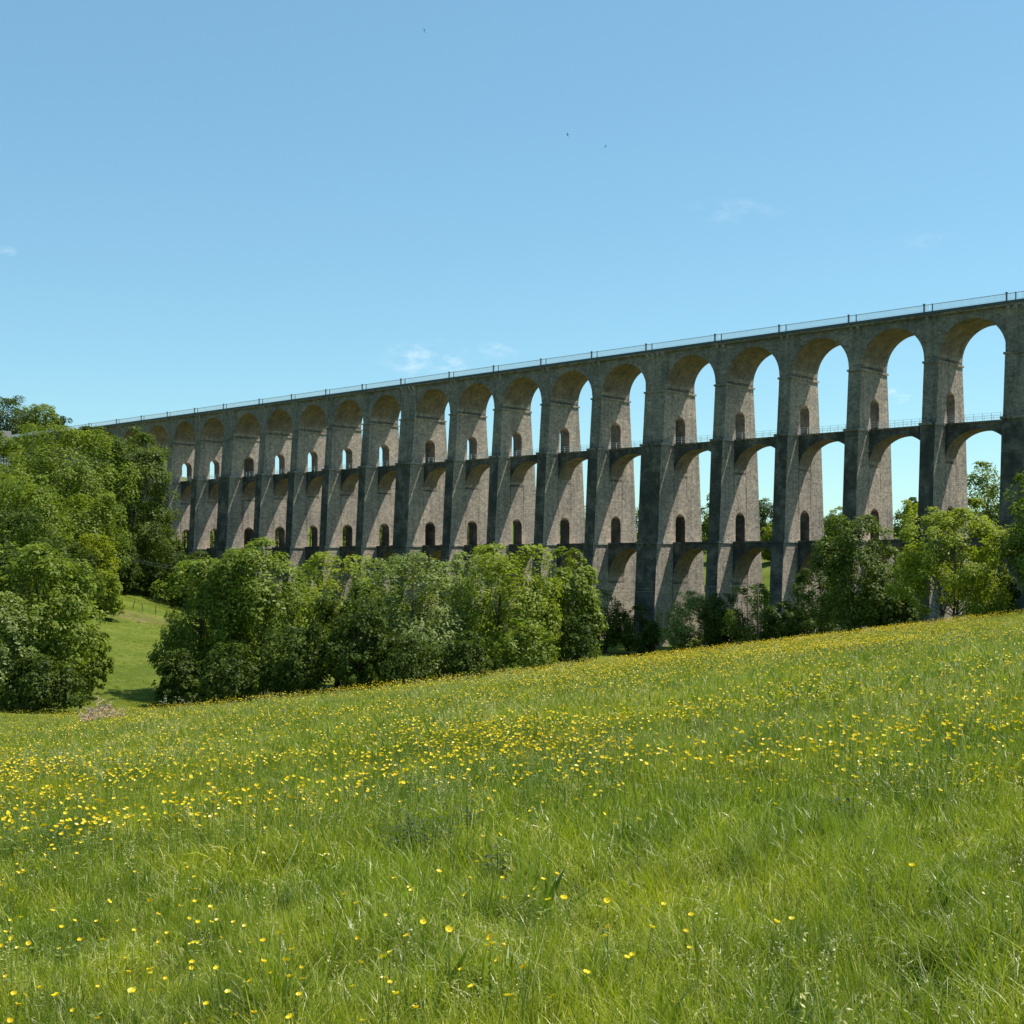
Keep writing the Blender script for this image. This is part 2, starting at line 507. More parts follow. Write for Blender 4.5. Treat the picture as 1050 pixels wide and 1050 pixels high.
DR = 1.36    # half width of the passage through each pier
def door_tier(mb, s0, s1, z0, z1, h0, h1, dh):
    zs = z0 + dh - DR
    arc = [(-DR * math.cos(t), zs + DR * math.sin(t)) for t in np.linspace(0, math.pi / 2, 9)]
    left = [(-h0, z0), (-DR, z0)] + arc + [(0, z1), (-h1, z1)]
    extr(mb, left, s0, s1)
    extr(mb, [(-q, z) for q, z in reversed(left)], s0, s1)


def make_pier(k):
    s0, s1 = PIERS[k]
    broad = (k % 5 == 0)
    e = 0.35 if broad else 0.0     # broad piers stand proud of the others
    mb = MB()
    extr(mb, [(-7.5 - e, Z_BOT), (7.5 + e, Z_BOT), (6.15 + e, Z_L2 - 0.35), (-6.15 - e, Z_L2 - 0.35)], s0, s1)
    m2 = MB(); door_tier(m2, s0, s1, Z_L2, Z_L1 - 0.35, 5.95 + e, 4.95 + e, 4.7)
    m3 = MB(); door_tier(m3, s0, s1, Z_L1, Z_IMP - 0.3, 4.6 + e, 3.9 + e, 4.7)
    m4 = MB()
    extr(m4, [(-3.8 - e * .8, Z_IMP), (3.8 + e * .8, Z_IMP), (3.8 + e * .8, Z_COR), (-3.8 - e * .8, Z_COR)], s0, s1)
    for m_ in (m2, m3, m4):
        mb.add(m_.v, m_.f)
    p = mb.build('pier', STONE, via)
    # remove the inner seam faces of the mirrored halves by plain normals fix
    fix_normals(p)
    for z1, h in ((Z_L1, 5.2 + e), (Z_L2, 6.35 + e)):
        mm = MB(); mm.box(s0 - 0.17, s1 + 0.17, -h, h, z1 - 0.35, z1 - 0.003)
        fix_normals(mm.build('string_course', STONE_LEDGE, p))
    mm = MB(); mm.box(s0 - 0.16, s1 + 0.16, -4.1 - e, 4.1 + e, Z_IMP - 0.3, Z_IMP - 0.003)
    fix_normals(mm.build('impost_moulding', STONE, p))
    c = (s0 + s1) / 2
    offs = (-1.65, -0.55, 0.55, 1.65) if broad else (-0.55, 0.55)
    for side in (-1, 1):
        for of in offs:
            y0 = 3.8 + e * .8
            m_ = MB()
            prof = [(y0 + 0.002, Z_COR - 0.95), (y0 + 0.16, Z_COR - 0.8), (y0 + 0.45, Z_COR - 0.35), (y0 + 0.45, Z_COR - 0.004), (y0 + 0.002, Z_COR - 0.004)]
            if side < 0: prof = [(-q, z) for q, z in prof]
            extr(m_, prof, c + of - 0.17, c + of + 0.17)
            fix_normals(m_.build('corbel', STONE_LEDGE, p))
    return p


for k in sorted(PIERS): make_pier(k)
KS = sorted(PIERS)


def arc_poly(s0, s1, zspring, b, n=28):
    a = (s1 - s0) / 2; c = (s0 + s1) / 2
    return [(c - a * math.cos(t), zspring + b * math.sin(t)) for t in np.linspace(0, math.pi, n)]


for k in KS[:-1]:
    a0 = PIERS[k][1]; a1 = PIERS[k + 1][0]
    # top arch with its spandrel
    mb = MB()
    arc = arc_poly(a0, a1, Z_IMP + 0.45, (a1 - a0) / 2)
    poly = [(a0, Z_COR), (a0, Z_IMP)] + arc + [(a1, Z_IMP), (a1, Z_COR)]
    # split in two halves so that the long outline triangulates cleanly
    half = len(arc) // 2; cm = (a0 + a1) / 2
    L_ = [(a0, Z_COR), (a0, Z_IMP)] + arc[:half]; top = [(arc[half - 1][0], Z_COR)]
    extr_q(mb, L_ + top, -3.8, 3.8)
    extr_q(mb, [(arc[half][0], Z_COR)] + arc[half:] + [(a1, Z_IMP), (a1, Z_COR)], -3.8, 3.8)
    extr_q(mb, [(arc[half - 1][0], Z_COR), arc[half - 1], arc[half], (arc[half][0], Z_COR)], -3.8, 3.8)
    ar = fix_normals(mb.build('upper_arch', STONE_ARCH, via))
    # ring of dressed voussoirs, slightly proud of the wall
    for side in (-1, 1):
        m_ = MB(); r0 = (a1 - a0) / 2; c = cm
        ts = np.linspace(0.0, math.pi, 27)
        for i in range(26):
            t0, t1 = ts[i], ts[i + 1]
            zc = Z_IMP + 0.45
            r_o = r0 + 0.62
            pts = []
            for t, r in ((t0, r0 + 0.004), (t1, r0 + 0.004), (t1, r_o), (t0, r_o)):
                pts.append((c - r * math.cos(t), zc + r * math.sin(t)))
            # keep the ring inside the bay
            pts = [(min(max(x_, a0 - 0.55), a1 + 0.55), min(z_, Z_COR - 0.02)) for x_, z_ in pts]
            q0 = side * (3.8 + 0.36 * .8 * 0 + 0.003); q1 = side * 3.86
            extr_q(m_, pts, q0, q1)
        fix_normals(m_.build('voussoir_ring', STONE_ARCH, ar))
    # gallery arches of the two lower storeys
    for zt, b_, crown, hw, nm in ((Z_L1, 4.15, 1.12, 1.75, 'gallery_arch'), (Z_L2, 5.6, 1.05, 2.1, 'gallery_arch')):
        mb = MB(); zs = zt - crown - b_
        arc = arc_poly(a0, a1, zs, b_); half = len(arc) // 2
        zt2 = zt - 0.25
        extr_q(mb, [(a0, zt2), (a0, zs - 0.4)] + arc[:half] + [(arc[half - 1][0], zt2)], -hw, hw)
        extr_q(mb, [(arc[half][0], zt2)] + arc[half:] + [(a1, zs - 0.4), (a1, zt2)], -hw, hw)
        extr_q(mb, [(arc[half - 1][0], zt2), arc[half - 1], arc[half], (arc[half][0], zt2)], -hw, hw)
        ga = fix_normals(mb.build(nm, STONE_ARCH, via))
        m_ = MB(); m_.box(a0 + 0.175, a1 - 0.175, -hw - 0.22, hw + 0.22, zt - 0.25, zt - 0.02)
        fix_normals(m_.build('walkway_slab', STONE_LEDGE, ga))
        if zt > 10:
            rl = MB()
            for side in (-1, 1):
                y0 = side * (hw + 0.1)
                for i in range(8):
                    x0 = a0 + 0.3 + (a1 - a0 - 0.6) * i / 7
                    rl.box(x0 - 0.022, x0 + 0.022, y0 - 0.022, y0 + 0.022, zt - 0.02, zt + 0.98)
                for zz in (0.35, 0.66, 0.98):
                    rl.box(a0 + 0.2, a1 - 0.2, y0 - 0.016, y0 + 0.016, zt + zz - 0.016, zt + zz + 0.016)
            fix_normals(rl.build('gallery_railing', RAILM, ga))

# cornice, deck, parapet railing
sA, sB = PIERS[KS[0]][0], PIERS[KS[-1]][1]
mb = MB(); mb.box(sA, sB, -4.3, 4.3, Z_COR, Z_COR + 0.30)
cor = fix_normals(mb.build('cornice', STONE, via))
mb = MB(); mb.box(sA, sB, -4.42, 4.42, Z_COR + 0.304, Z_TOP)
fix_normals(mb.build('deck', STEEL, via))
mb = MB()
mb.add([(sA, -2.6, Z_TOP + 0.004), (sB, -2.6, Z_TOP + 0.004), (sB, 2.6, Z_TOP + 0.004), (sA, 2.6, Z_TOP + 0.004),
        (sA, -2.0, Z_TOP + 0.25), (sB, -2.0, Z_TOP + 0.25), (sB, 2.0, Z_TOP + 0.25), (sA, 2.0, Z_TOP + 0.25)],
       [(0, 3, 2, 1), (4, 5, 6, 7), (0, 1, 5, 4), (1, 2, 6, 5), (2, 3, 7, 6), (3, 0, 4, 7)])
mb.build('track_ballast', BALLAST, via)
for k in KS[:-1]:
    for side in (-1, 1):
        y0 = side * 4.3
        c0 = (PIERS[k][0] + PIERS[k][1]) / 2; c1 = (PIERS[k + 1][0] + PIERS[k + 1][1]) / 2
        rl = MB()
        for zz, h in ((0.94, 0.03), (0.12, 0.018)):
            rl.box(c0, c1, y0 - 0.025, y0 + 0.025, Z_TOP + zz - h, Z_TOP + zz + h)
        n = int((c1 - c0) / 0.16)
        for i in range(1, n):
            x0 = c0 + (c1 - c0) * i / n
            rl.box(x0 - 0.022, x0 + 0.022, y0 - 0.013, y0 + 0.013, Z_TOP + 0.12, Z_TOP + 0.92)
        pan = fix_normals(rl.build('railing_panel', RAILM, via))
        hd = MB(); hd.box(c0, c1, y0 - 0.03, y0 + 0.03, Z_TOP + 0.972, Z_TOP + 0.998)
        fix_normals(hd.build('handrail', POSTM, pan))
    for side in (-1,):
        y0 = -side * 4.3
        ps = MB(); x0 = PIERS[k][1] - 0.25
        ps.box(x0 - 0.10, x0 + 0.10, y0 - 0.10, y0 + 0.10, Z_TOP + 0.003, Z_TOP + 1.08)
        ps.box(x0 - 0.15, x0 + 0.15, y0 - 0.15, y0 + 0.15, Z_TOP + 1.08, Z_TOP + 1.16)
        x1 = x0 - 1.25
        fix_normals(ps.build('railing_post', POSTM, via))
        ps = MB(); ps.box(x1 - 0.06, x1 + 0.06, y0 - 0.06, y0 + 0.06, Z_TOP + 0.003, Z_TOP + 1.05)
        fix_normals(ps.build('railing_post', POSTM, via))

# ------------------------------------------------------------------ trees
def crown_mesh(seed, H, W, bf, leaf, nleaf, mat, nl=200, lobe=0.12, loose=0.0, upness=0.50):
    """leafy crown: many small sprays gathered in bunches over a bumpy dome, a few inside"""
    r = np.random.default_rng(seed)
    zc = H * (bf + (1 - bf) * 0.44); rx = W * 0.5
    ze = r.uniform(-1.0, 1.0, nl); aa = r.uniform(0, 6.283, nl)
    low = 5.0 if bf < 0.09 else 2.4
    prof = np.where(ze > 0, (1 - np.abs(ze) ** 3.0) ** 0.5, (1 - 0.97 * np.abs(ze) ** low) ** 0.5)
    d = np.c_[np.cos(aa) * prof, np.sin(aa) * prof, ze]
    # boughs first: a score of big domes on the envelope, each carrying a dozen leafy bunches on its outer side
    nb = max(14, nl // 6)
    up, dn_ = H - zc, zc - 0.02 * H
    env = np.array([rx, rx, 1.0])
    ub = d[:nb]
    brad = r.uniform(0.52, 0.70, nb) * (1 + r.normal(size=nb) * 0.06)
    bc = np.c_[ub[:, 0] * rx * brad, ub[:, 1] * rx * brad, zc + np.where(ub[:, 2] > 0, up, dn_ * (1 - bf * 1.2)) * ub[:, 2] * brad]
    bR = W * r.uniform(0.17, 0.27, nb) * (1 - 0.15 * loose)
    bi = r.integers(0, nb, nl)
    ob = (bc - np.array([0, 0, zc])) / np.array([rx, rx, up]); ob /= (np.linalg.norm(ob, axis=1)[:, None] + 1e-6)
    ud = r.normal(size=(nl, 3)); ud /= np.linalg.norm(ud, axis=1)[:, None]
    ud = ud + ob[bi] * 0.75 + np.array([0, 0, 0.25]); ud /= np.linalg.norm(ud, axis=1)[:, None]
    lc = bc[bi] + ud * (bR[bi] * r.uniform(0.72, 1.05, nl))[:, None]
    # leaves deeper inside, so that the sky does not show through the heart of the crown
    core = r.random(nl) < 0.22 * (1 - 0.6 * loose)
    cr = r.uniform(0.35, 0.74, nl)[:, None]
    cpos = np.c_[d[:, 0] * rx, d[:, 1] * rx, np.where(d[:, 2] > 0, up, dn_ * (1 - bf * 1.2)) * d[:, 2]] * cr + np.array([0, 0, zc])
    lc = np.where(core[:, None], cpos, lc)
    lr = np.where(core, 1.7, 1.0) * lobe * 0.72 * W * r.uniform(0.6, 1.35, nl)
    lt = r.uniform(-0.12, 0.12, nl) + r.uniform(-0.13, 0.13, nb)[bi]
    w = lr ** 2; w /= w.sum()
    li = r.choice(nl, nleaf, p=w)
    outl = (lc - np.array([0, 0, zc])) / np.array([rx, rx, up]); outl /= (np.linalg.norm(outl, axis=1)[:, None] + 1e-6)
    u = r.normal(size=(nleaf, 3)); u /= np.linalg.norm(u, axis=1)[:, None]
    u = u + outl[li] * 0.55 + np.array([0, 0, 0.22]); u /= np.linalg.norm(u, axis=1)[:, None]
    rr = lr[li] * (1 - 0.55 * r.random(nleaf) ** 2.2) * (1 + 0.14 * r.normal(size=nleaf))
    p = lc[li] + u * rr[:, None] * np.array([1, 1, 0.85])
    out = (p - np.array([0, 0, zc])) / np.array([rx, rx, up]); out /= (np.linalg.norm(out, axis=1)[:, None] + 1e-6)
    fz = (H - zc) / (np.quantile(p[:, 2], 0.985) - zc); fx = rx / np.quantile(np.hypot(p[:, 0], p[:, 1]), 0.95)
    for q_ in (p, lc):
        q_[:, 2] = np.where(q_[:, 2] > zc, zc + (q_[:, 2] - zc) * fz, q_[:, 2]); q_[:, :2] *= fx
    p[:, 2] = np.where(p[:, 2] > H, H + (p[:, 2] - H) * 0.5, p[:, 2])
    p[:, 2] = np.maximum(p[:, 2], -0.1 + 0.5 * r.random(nleaf))
    nrm = u * 0.62 + out * 0.30 + np.array([0, 0, upness]) + r.normal(size=(nleaf, 3)) * 0.30
    nrm /= np.linalg.norm(nrm, axis=1)[:, None]
    t = r.normal(size=(nleaf, 3)); t -= (t * nrm).sum(1)[:, None] * nrm; t /= np.linalg.norm(t, axis=1)[:, None]
    b = np.cross(nrm, t)
    s = leaf * r.uniform(0.5, 1.35, nleaf)[:, None]
    fold = (r.uniform(-0.25, 0.35, nleaf))[:, None]
    v0 = p - t * s * 0.62; v1 = p - b * s * 0.36 + nrm * s * fold * 0.5 + t * s * 0.05
    v2 = p + t * s * 0.62 - nrm * s * 0.2; v3 = p + b * s * 0.36 + nrm * s * fold * 0.5 + t * s * 0.05
    verts = np.stack([v0, v1, v2, v3], 1).reshape(-1, 3)
    faces = np.arange(nleaf * 4).reshape(-1, 4)
    tint = np.clip(0.5 + lt[li] + r.normal(size=nleaf) * 0.2, 0, 1)
    return fast_mesh('crown', verts, faces, mat, tint=np.repeat(tint, 4)), lc


def trunk_mb(seed, H, W, bf, lc, r0, stems=1):
    r = random.Random(seed); mb = MB()
    for sI in range(stems):
        bx = r.uniform(-0.12, 0.12) * W * (stems > 1); by = r.uniform(-0.12, 0.12) * W * (stems > 1)
        lean = (r.uniform(-0.06, 0.06) * W + bx, r.uniform(-0.06, 0.06) * W + by)
        top = H * 0.82
        pts = []; rad = []
        for i in range(7):
            t = i / 6
            pts.append((bx * .5 + lean[0] * t + r.uniform(-.02, .02) * W * t, by * .5 + lean[1] * t + r.uniform(-.02, .02) * W * t, -0.4 + (top + 0.4) * t))
            rad.append(r0 / math.sqrt(stems) * (1.25 if i == 0 else 1.0) * (1 - 0.86 * t))
        mb.tube(pts, rad, 8)
        idx = list(range(len(lc))); r.shuffle(idx)
        for j in idx[:14 if stems == 1 else 7]:
            e = lc[j]
            t = min(0.85, max(0.12, (e[2] - 0.22 * H) / H * r.uniform(0.6, 0.85)))
            k = min(5, int(t * 6)); f_ = t * 6 - k
            a = np.array(pts[k]) * (1 - f_) + np.array(pts[k + 1]) * f_
            m1 = a * 0.55 + e * 0.45 + np.array([r.uniform(-.3, .3), r.uniform(-.3, .3), 0.03 * H])
            rr = r0 / math.sqrt(stems) * 0.42 * (1 - t * 0.6)
            mb.tube([a, m1, e], [rr, rr * 0.6, rr * 0.15], 5)
    return mb


SEED = [100]
def tree(px, Y, top, wpx, mat, label, group, name='tree', bf=0.04, leaf=0.36, n=None, nl=200, lobe=0.12, stems=1, r0=None, cat='tree', loose=0.0):
    SEED[0] += 1
    X = ray_x(px, Y); zb = gz(X, Y)
    H = max(ray_z(top, Y) - zb, 1.5); W = wpx / 1350.0 * Y
    if n is None:
        n = int(min(42000, max(6000, 17.0 * W * H / (leaf * leaf))))
    rt = empty(name, (X, Y, zb), random.uniform(0, 6.28))
    tag(rt, label, cat, group)
    me, lc = crown_mesh(SEED[0], H, W, bf, leaf * 0.8, n, LEAF[mat], nl, lobe, loose)
    c = bpy.data.objects.new('crown', me); COL.objects.link(c); c.parent = rt
    trunk_mb(SEED[0], H, W, bf, lc, r0 or max(0.08, 0.022 * H), stems).build('trunk', BARK, rt, smooth=True)
    return rt


B_ = dict(name='bush', cat='bush', bf=0.0)
G1 = 'trees in the row below the meadow'
tree(209, 119, 576, 102, 'mid', 'bushy round tree at the open end of the tree row beside the sloping field', G1, leaf=0.36)
tree(272, 118, 559, 124, 'mid', 'tallest broad green tree near the field end of the tree row', G1, leaf=0.36)
tree(346, 126, 572, 108, 'lime', 'yellowish topped tree half hidden behind the small dark spreading tree', G1, leaf=0.36)
tree(360, 106, 606, 80, 'dark', 'small dark green spreading tree standing in front of the tree row', G1, leaf=0.30, lobe=0.10)
tree(390, 124, 577, 62, 'mid', 'green tree filling the row behind the small dark spreading tree', G1, leaf=0.34)
tree(424, 115, 573, 132, 'pale', 'broad pale grey green round tree at the middle of the tree row', G1, leaf=0.31, nl=240, lobe=0.11)
tree(470, 126, 570, 74, 'pale', 'narrow silvery green tree squeezed between the pale round tree and the large light green one', G1, leaf=0.34)
tree(516, 117, 562, 120, 'lime', 'large light green domed tree with dense fine leaves in the tree row', G1, leaf=0.32, nl=230, lobe=0.115)
tree(581, 122, 567, 72, 'mid', 'slim green tree closing the tree row beside the viaduct piers', G1, leaf=0.36)
tree(236, 104, 662, 62, 'dark', 'low dark bush at the foot of the tree row near the field', G1, leaf=0.28, **B_)
tree(182, 112, 668, 46, 'dark', 'low dark bush at the very end of the tree row beside the field', G1, leaf=0.28, **B_)
tree(420, 105, 652, 74, 'dark', 'low shaded bush under the pale round tree', G1, leaf=0.28, **B_)
tree(480, 107, 650, 60, 'dark', 'low shaded bush between the pale round tree and the large light green domed tree', G1, leaf=0.28, **B_)
tree(540, 110, 638, 70, 'mid', 'low leafy bush under the large light green domed tree', G1, leaf=0.30, **B_)
tree(300, 106, 645, 74, 'dark', 'dark green bush in front of the tallest broad tree', G1, leaf=0.30, **B_)
tree(592, 114, 632, 44, 'dark', 'dark low bush at the foot of the slim green tree', G1, leaf=0.28, **B_)
tree(189, 238, 570, 52, 'dark', 'hidden tree added behind the bushy round tree to cast shade on the field', G1, leaf=0.45)  # this tree and the next are added to throw shade across the field
tree(196, 212, 584, 44, 'dark', 'dark tree added behind the tree row as a second, nearer shade caster', G1, leaf=0.42)

G2 = 'bushes at the foot of the piers'
for px, Y, top, w, m_, lb in ((618, 206, 606, 48, 'dark', 'dark shaded bush at the end of the tree row below the viaduct'),
                              (654, 204, 622, 44, 'dark', 'low dark bush at the foot of the broad viaduct pier'),
                              (703, 198, 608, 58, 'pale', 'grey green bush below a viaduct arch beside the broad pier'),
                              (742, 194, 610, 44, 'dark', 'dark narrow bush in front of a viaduct pier left of the wooden pole'),
                              (768, 188, 600, 52, 'mid', 'thin green bush with bare stems beside the wooden pole'),
                              (800, 182, 618, 40, 'dark', 'small dark bush in front of a viaduct pier right of the wooden pole'),
                              (836, 168, 584, 56, 'dark', 'dark dense bush left of the leafy meadow edge trees')):
    tree(px, Y, top, w, m_, lb, G2, leaf=0.34, n=9000 if m_ != 'mid' else 6500, stems=3, nl=120, lobe=0.13, loose=0.4, **B_)

G3 = 'trees at the meadow edge'
tree(876, 116, 531, 92, 'deep', 'ragged green tree at the meadow edge with patchy dark crown before the piers', G3, leaf=0.28, n=24000, nl=220, lobe=0.115, stems=2, loose=0.4)
tree(977, 104, 524, 112, 'lime', 'open yellow green tree at the meadow edge with branches showing through its leaves', G3, leaf=0.25, n=21000, nl=220, lobe=0.105, stems=3, loose=0.4)
tree(1078, 98, 480, 92, 'mid', 'tall leafy tree cut by the picture edge beside the broad end pier', G3, leaf=0.34)
tree(1120, 104, 470, 110, 'mid', 'green tree outside the picture beyond the tall leafy edge tree', G3, leaf=0.36)
tree(920, 112, 606, 46, 'dark', 'low dark bush between the two leafy meadow edge trees', G3, leaf=0.28, **B_)
tree(1022, 108, 590, 44, 'dark', 'low shaded bush under the tall leafy edge tree', G3, leaf=0.28, **B_)

G4 = 'trees on the wooded left hillside'
tree(46, 108, 561, 112, 'mid', 'large broad tree in front at the foot of the hillside', G4, leaf=0.40, nl=220, lobe=0.12)
tree(-6, 102, 610, 84, 'pale', 'round pale bush like tree at the picture edge below the hillside', G4, leaf=0.34)
tree(92, 114, 640, 40, 'mid', 'low ragged bush beside the bottom of the sloping field', G4, leaf=0.30, **B_)
tree(40, 102, 672, 90, 'dark', 'dark bush under the large broad front tree', G4, leaf=0.30, **B_)
tree(8, 150, 528, 100, 'dark', 'dark green tree behind the large broad front tree at the picture edge', G4, leaf=0.42)
tree(62, 160, 553, 74, 'dark', 'shaded tree just above the large broad front tree', G4, leaf=0.42)
tree(97, 186, 549, 44, 'gold', 'golden yellow green small tree at the upper corner of the field', G4, leaf=0.40)
tree(110, 178, 588, 34, 'lime', 'small lime green bush at the corner of the field under the golden tree', G4, leaf=0.34, **B_)
tree(66, 214, 440, 122, 'mid', 'biggest domed tree on the hillside below the viaduct end', G4, leaf=0.46, nl=240)
tree(4, 228, 446, 80, 'mid', 'green hillside tree at the picture edge left of the biggest domed tree', G4, leaf=0.46)
tree(135, 238, 446, 84, 'deep', 'tall hillside tree partly covering the last visible arches of the viaduct', G4, leaf=0.46, nl=200, lobe=0.12)
tree(98, 262, 440, 62, 'dark', 'dark tree just under the viaduct deck behind the biggest domed tree', G4, leaf=0.5)
tree(24, 188, 490, 92, 'mid', 'green tree on the hillside below the biggest domed tree', G4, leaf=0.44)
tree(88, 200, 508, 72, 'mid', 'mid green tree between the biggest domed tree and the golden small tree', G4, leaf=0.44)
tree(140, 262, 515, 74, 'dark', 'dark tree in shade at the top of the field beside the first pier', G4, leaf=0.48)
tree(166, 256, 592, 30, 'dark', 'small dark bush added as shade on the field beside the bushy round tree', G4, leaf=0.4, **B_)  # added bush, its dark leaves stand for shade on the field
for px, Y, top, w, lb in ((150, 240, 577, 46, 'dark bush added as shade at the head of the field nearest the tall hillside tree'),  # this bush and the next are added as the field's dark shade band
                          (126, 234, 572, 40, 'dark bush added as shade at the head of the field by the golden small tree'),
                          (118, 228, 548, 50, 'dark bush in the shade under the tall hillside tree'),
                          (146, 268, 563, 44, 'dark bush added as shade at the top edge of the field below the arches'),  # added too, continues the band of shade along the field top
                          (176, 292, 554, 44, 'dark ivy covered bush against the pier foot at the top of the field'),
                          (200, 284, 566, 40, 'dark bush added as shade before the second visible pier behind the bushy round tree')):  # added bush, darkens the viaduct base in place of shade
    tree(px, Y, top, w, 'dark', lb, G4, leaf=0.45, **B_)

G5 = 'trees on the hilltop above the viaduct end'
for px, Y, top, w, lb in ((6, 400, 408, 64, 'tallest round dark tree on the hilltop above the viaduct end'),
                          (38, 408, 416, 50, 'middle dark tree on the hilltop above the viaduct end'),
                          (60, 416, 427, 32, 'smallest tree on the hilltop where the viaduct railing ends'),
                          (-30, 396, 412, 60, 'hilltop tree outside the picture left of the tallest round one')):
    tree(px, Y, top, w, 'dark' if px != 38 else 'mid', lb, G5, leaf=0.62, n=12000)

G6 = 'trees behind the viaduct'
for px, Y, top, w, m_, lb in ((1016, 232, 476, 62, 'mid', 'tall green tree behind the viaduct seen through the arch beside the broad end pier'),
                              (1000, 218, 512, 44, 'lime', 'light green tree behind the viaduct below the tall green one'),
                              (932, 236, 516, 50, 'lime', 'yellow green tree behind the viaduct seen between the two leafy meadow trees'),
                              (938, 330, 511, 22, 'dark', 'small dark treetop behind the yellow green tree seen through the arch'),
                              (862, 300, 522, 40, 'pale', 'grey green tree far behind the viaduct beside the ragged meadow tree'),
                              (846, 270, 545, 40, 'mid', 'low tree behind the viaduct just above the lower gallery'),
                              (786, 330, 514, 44, 'dark', 'dark tree far behind the viaduct above the wooden pole'),
                              (796, 270, 538, 36, 'lime', 'bright low tree behind the viaduct above the wooden pole'),
                              (737, 290, 507, 44, 'lime', 'tall bright tree behind the viaduct beside the broad middle pier'),
                              (668, 300, 516, 44, 'mid', 'tree behind the broad middle pier showing at its edge'),
                              (588, 320, 520, 70, 'mid', 'tree behind the viaduct showing in a passage above the slim green tree'),
                              (480, 350, 532, 80, 'mid', 'tree behind the viaduct seen through the passages above the light green domed tree'),
                              (392, 352, 525, 60, 'lime', 'light tree behind the viaduct seen through a passage above the pale round tree'),
                              (345, 372, 522, 55, 'lime', 'light tree behind the viaduct seen through a passage above the yellowish topped tree'),
                              (285, 400, 520, 60, 'dark', 'dark tree behind the viaduct above the tallest tree of the row'),
                              (240, 400, 500, 60, 'dark', 'dark tree behind the viaduct seen through a passage near the left end'),
                              (205, 400, 500, 60, 'dark', 'dark tree behind the viaduct beside the first broad pier on the hillside'),
                              (440, 380, 535, 60, 'mid', 'green tree behind the viaduct between two piers above the narrow silvery tree'),
                              (905, 215, 552, 50, 'mid', 'green bush like tree behind the viaduct between the two leafy meadow trees'),
                              (960, 212, 560, 60, 'dark', 'dark tree behind the viaduct hidden by the open yellow green tree'),
                              (820, 235, 575, 50, 'dark', 'dark tree behind the viaduct under its lower gallery'),
                              (745, 260, 568, 36, 'mid', 'green tree behind the viaduct under the lower gallery near the broad pier')):
    tree(px, Y, top, w, m_, lb, G6, leaf=0.5, n=9000, nl=130, lobe=0.14)

G7 = 'bushes close behind the left piers'
for k in range(9, 20):
    p_ = np.array(pier_xy(k, 0.0)); dr = p_ / np.linalg.norm(p_)
    b_ = p_ + dr * (13.0 / (dr @ NV))
    px_b = 525 + 1350 * b_[0] / b_[1]
    tree(px_b, b_[1], 576 - (13.5 - CAMZ + max(0, (k - 16) * 2.2)) * 1350 / b_[1], 34, 'dark' if k % 3 else 'mid', 'shaded bush close behind a viaduct pier, glimpsed through its passage', G7, leaf=0.5, n=4000, nl=90, lobe=0.15, **B_)

# ------------------------------------------------------------------ poles, cables, posts, small things
def pole(px, Y, hgt, label):
    X = ray_x(px, Y); zb = gz(X, Y)
    rt = empty('utility_pole', (X, Y, zb)); tag(rt, label, 'pole', 'poles of the overhead line')
    mb = MB(); mb.tube([(0, 0, -0.6), (0.02, 0, hgt * 0.5), (0, 0.02, hgt)], [0.15, 0.125, 0.10], 10)
    mb.build('shaft', WOOD, rt, smooth=True)
    mb = MB(); mb.tube([(-0.32, 0, hgt - 0.45), (0.32, 0, hgt - 0.45)], [0.045, 0.045], 6)
    for s_ in (-0.3, 0.3): mb.tube([(s_, 0, hgt - 0.45), (s_, 0, hgt - 0.24)], [0.03, 0.045], 8)
    mb.build('crossarm', WOOD, rt)
    return (X, Y, zb + hgt - 0.24)


pB = pole(300, 176, 11.5, 'wooden pole of the overhead line hidden behind the tree row')
pC = pole(777, 168, ray_z(597, 168) - gz(ray_x(777, 168), 168), 'grey wooden pole standing among the bushes before the viaduct piers')
pA = pole(84, 196, ray_z(592, 196) - gz(ray_x(84, 196), 196) if ray_z(592, 196) - gz(ray_x(84, 196), 196) > 5 else 7.0, 'wooden pole of the overhead line hidden among the hillside trees')
for i, of in enumerate((-0.3, 0.3)):
    for (p0, p1, lb) in ((pA, pB, ('upper thin cable crossing the field below the viaduct', 'lower thin cable crossing the field below the viaduct')[i]),
                         (pB, pC, ('near cable running behind the tree row to the wooden pole', 'far cable running behind the tree row to the wooden pole')[i])):
        pts = []
        for t in np.linspace(0, 1, 17):
            pts.append((p0[0] * (1 - t) + p1[0] * t + of, p0[1] * (1 - t) + p1[1] * t, p0[2] * (1 - t) + p1[2] * t - (1.6 + 0.5 * i) * 4 * t * (1 - t)))
        mb = MB(); mb.tube(pts, [0.024 if p0 is pA else 0.009] * 17, 6)
        tag(mb.build('overhead_cable', CABLE), lb, 'cable', 'cables of the overhead line')

for px, ln, lb in ((136, 0.35, 'thin leaning stake in the sloping field, nearest the hillside trees'),
                   (147, -0.25, 'thin stake in the middle of the three in the sloping field'),
                   (159.5, 0.03, 'upright thin stake in the sloping field nearest the tree row')):
    Y = 193; X = ray_x(px, Y); zb = gz(X, Y)
    mb = MB(); mb.tube([(0, 0, -0.2), (ln * 0.5, 0, 0.6), (ln, 0, 1.2)], [0.06, 0.055, 0.05], 6)
    o = mb.build('stake', WOOD); o.location = (X, Y, zb); tag(o, lb, 'stake', 'stakes in the field')

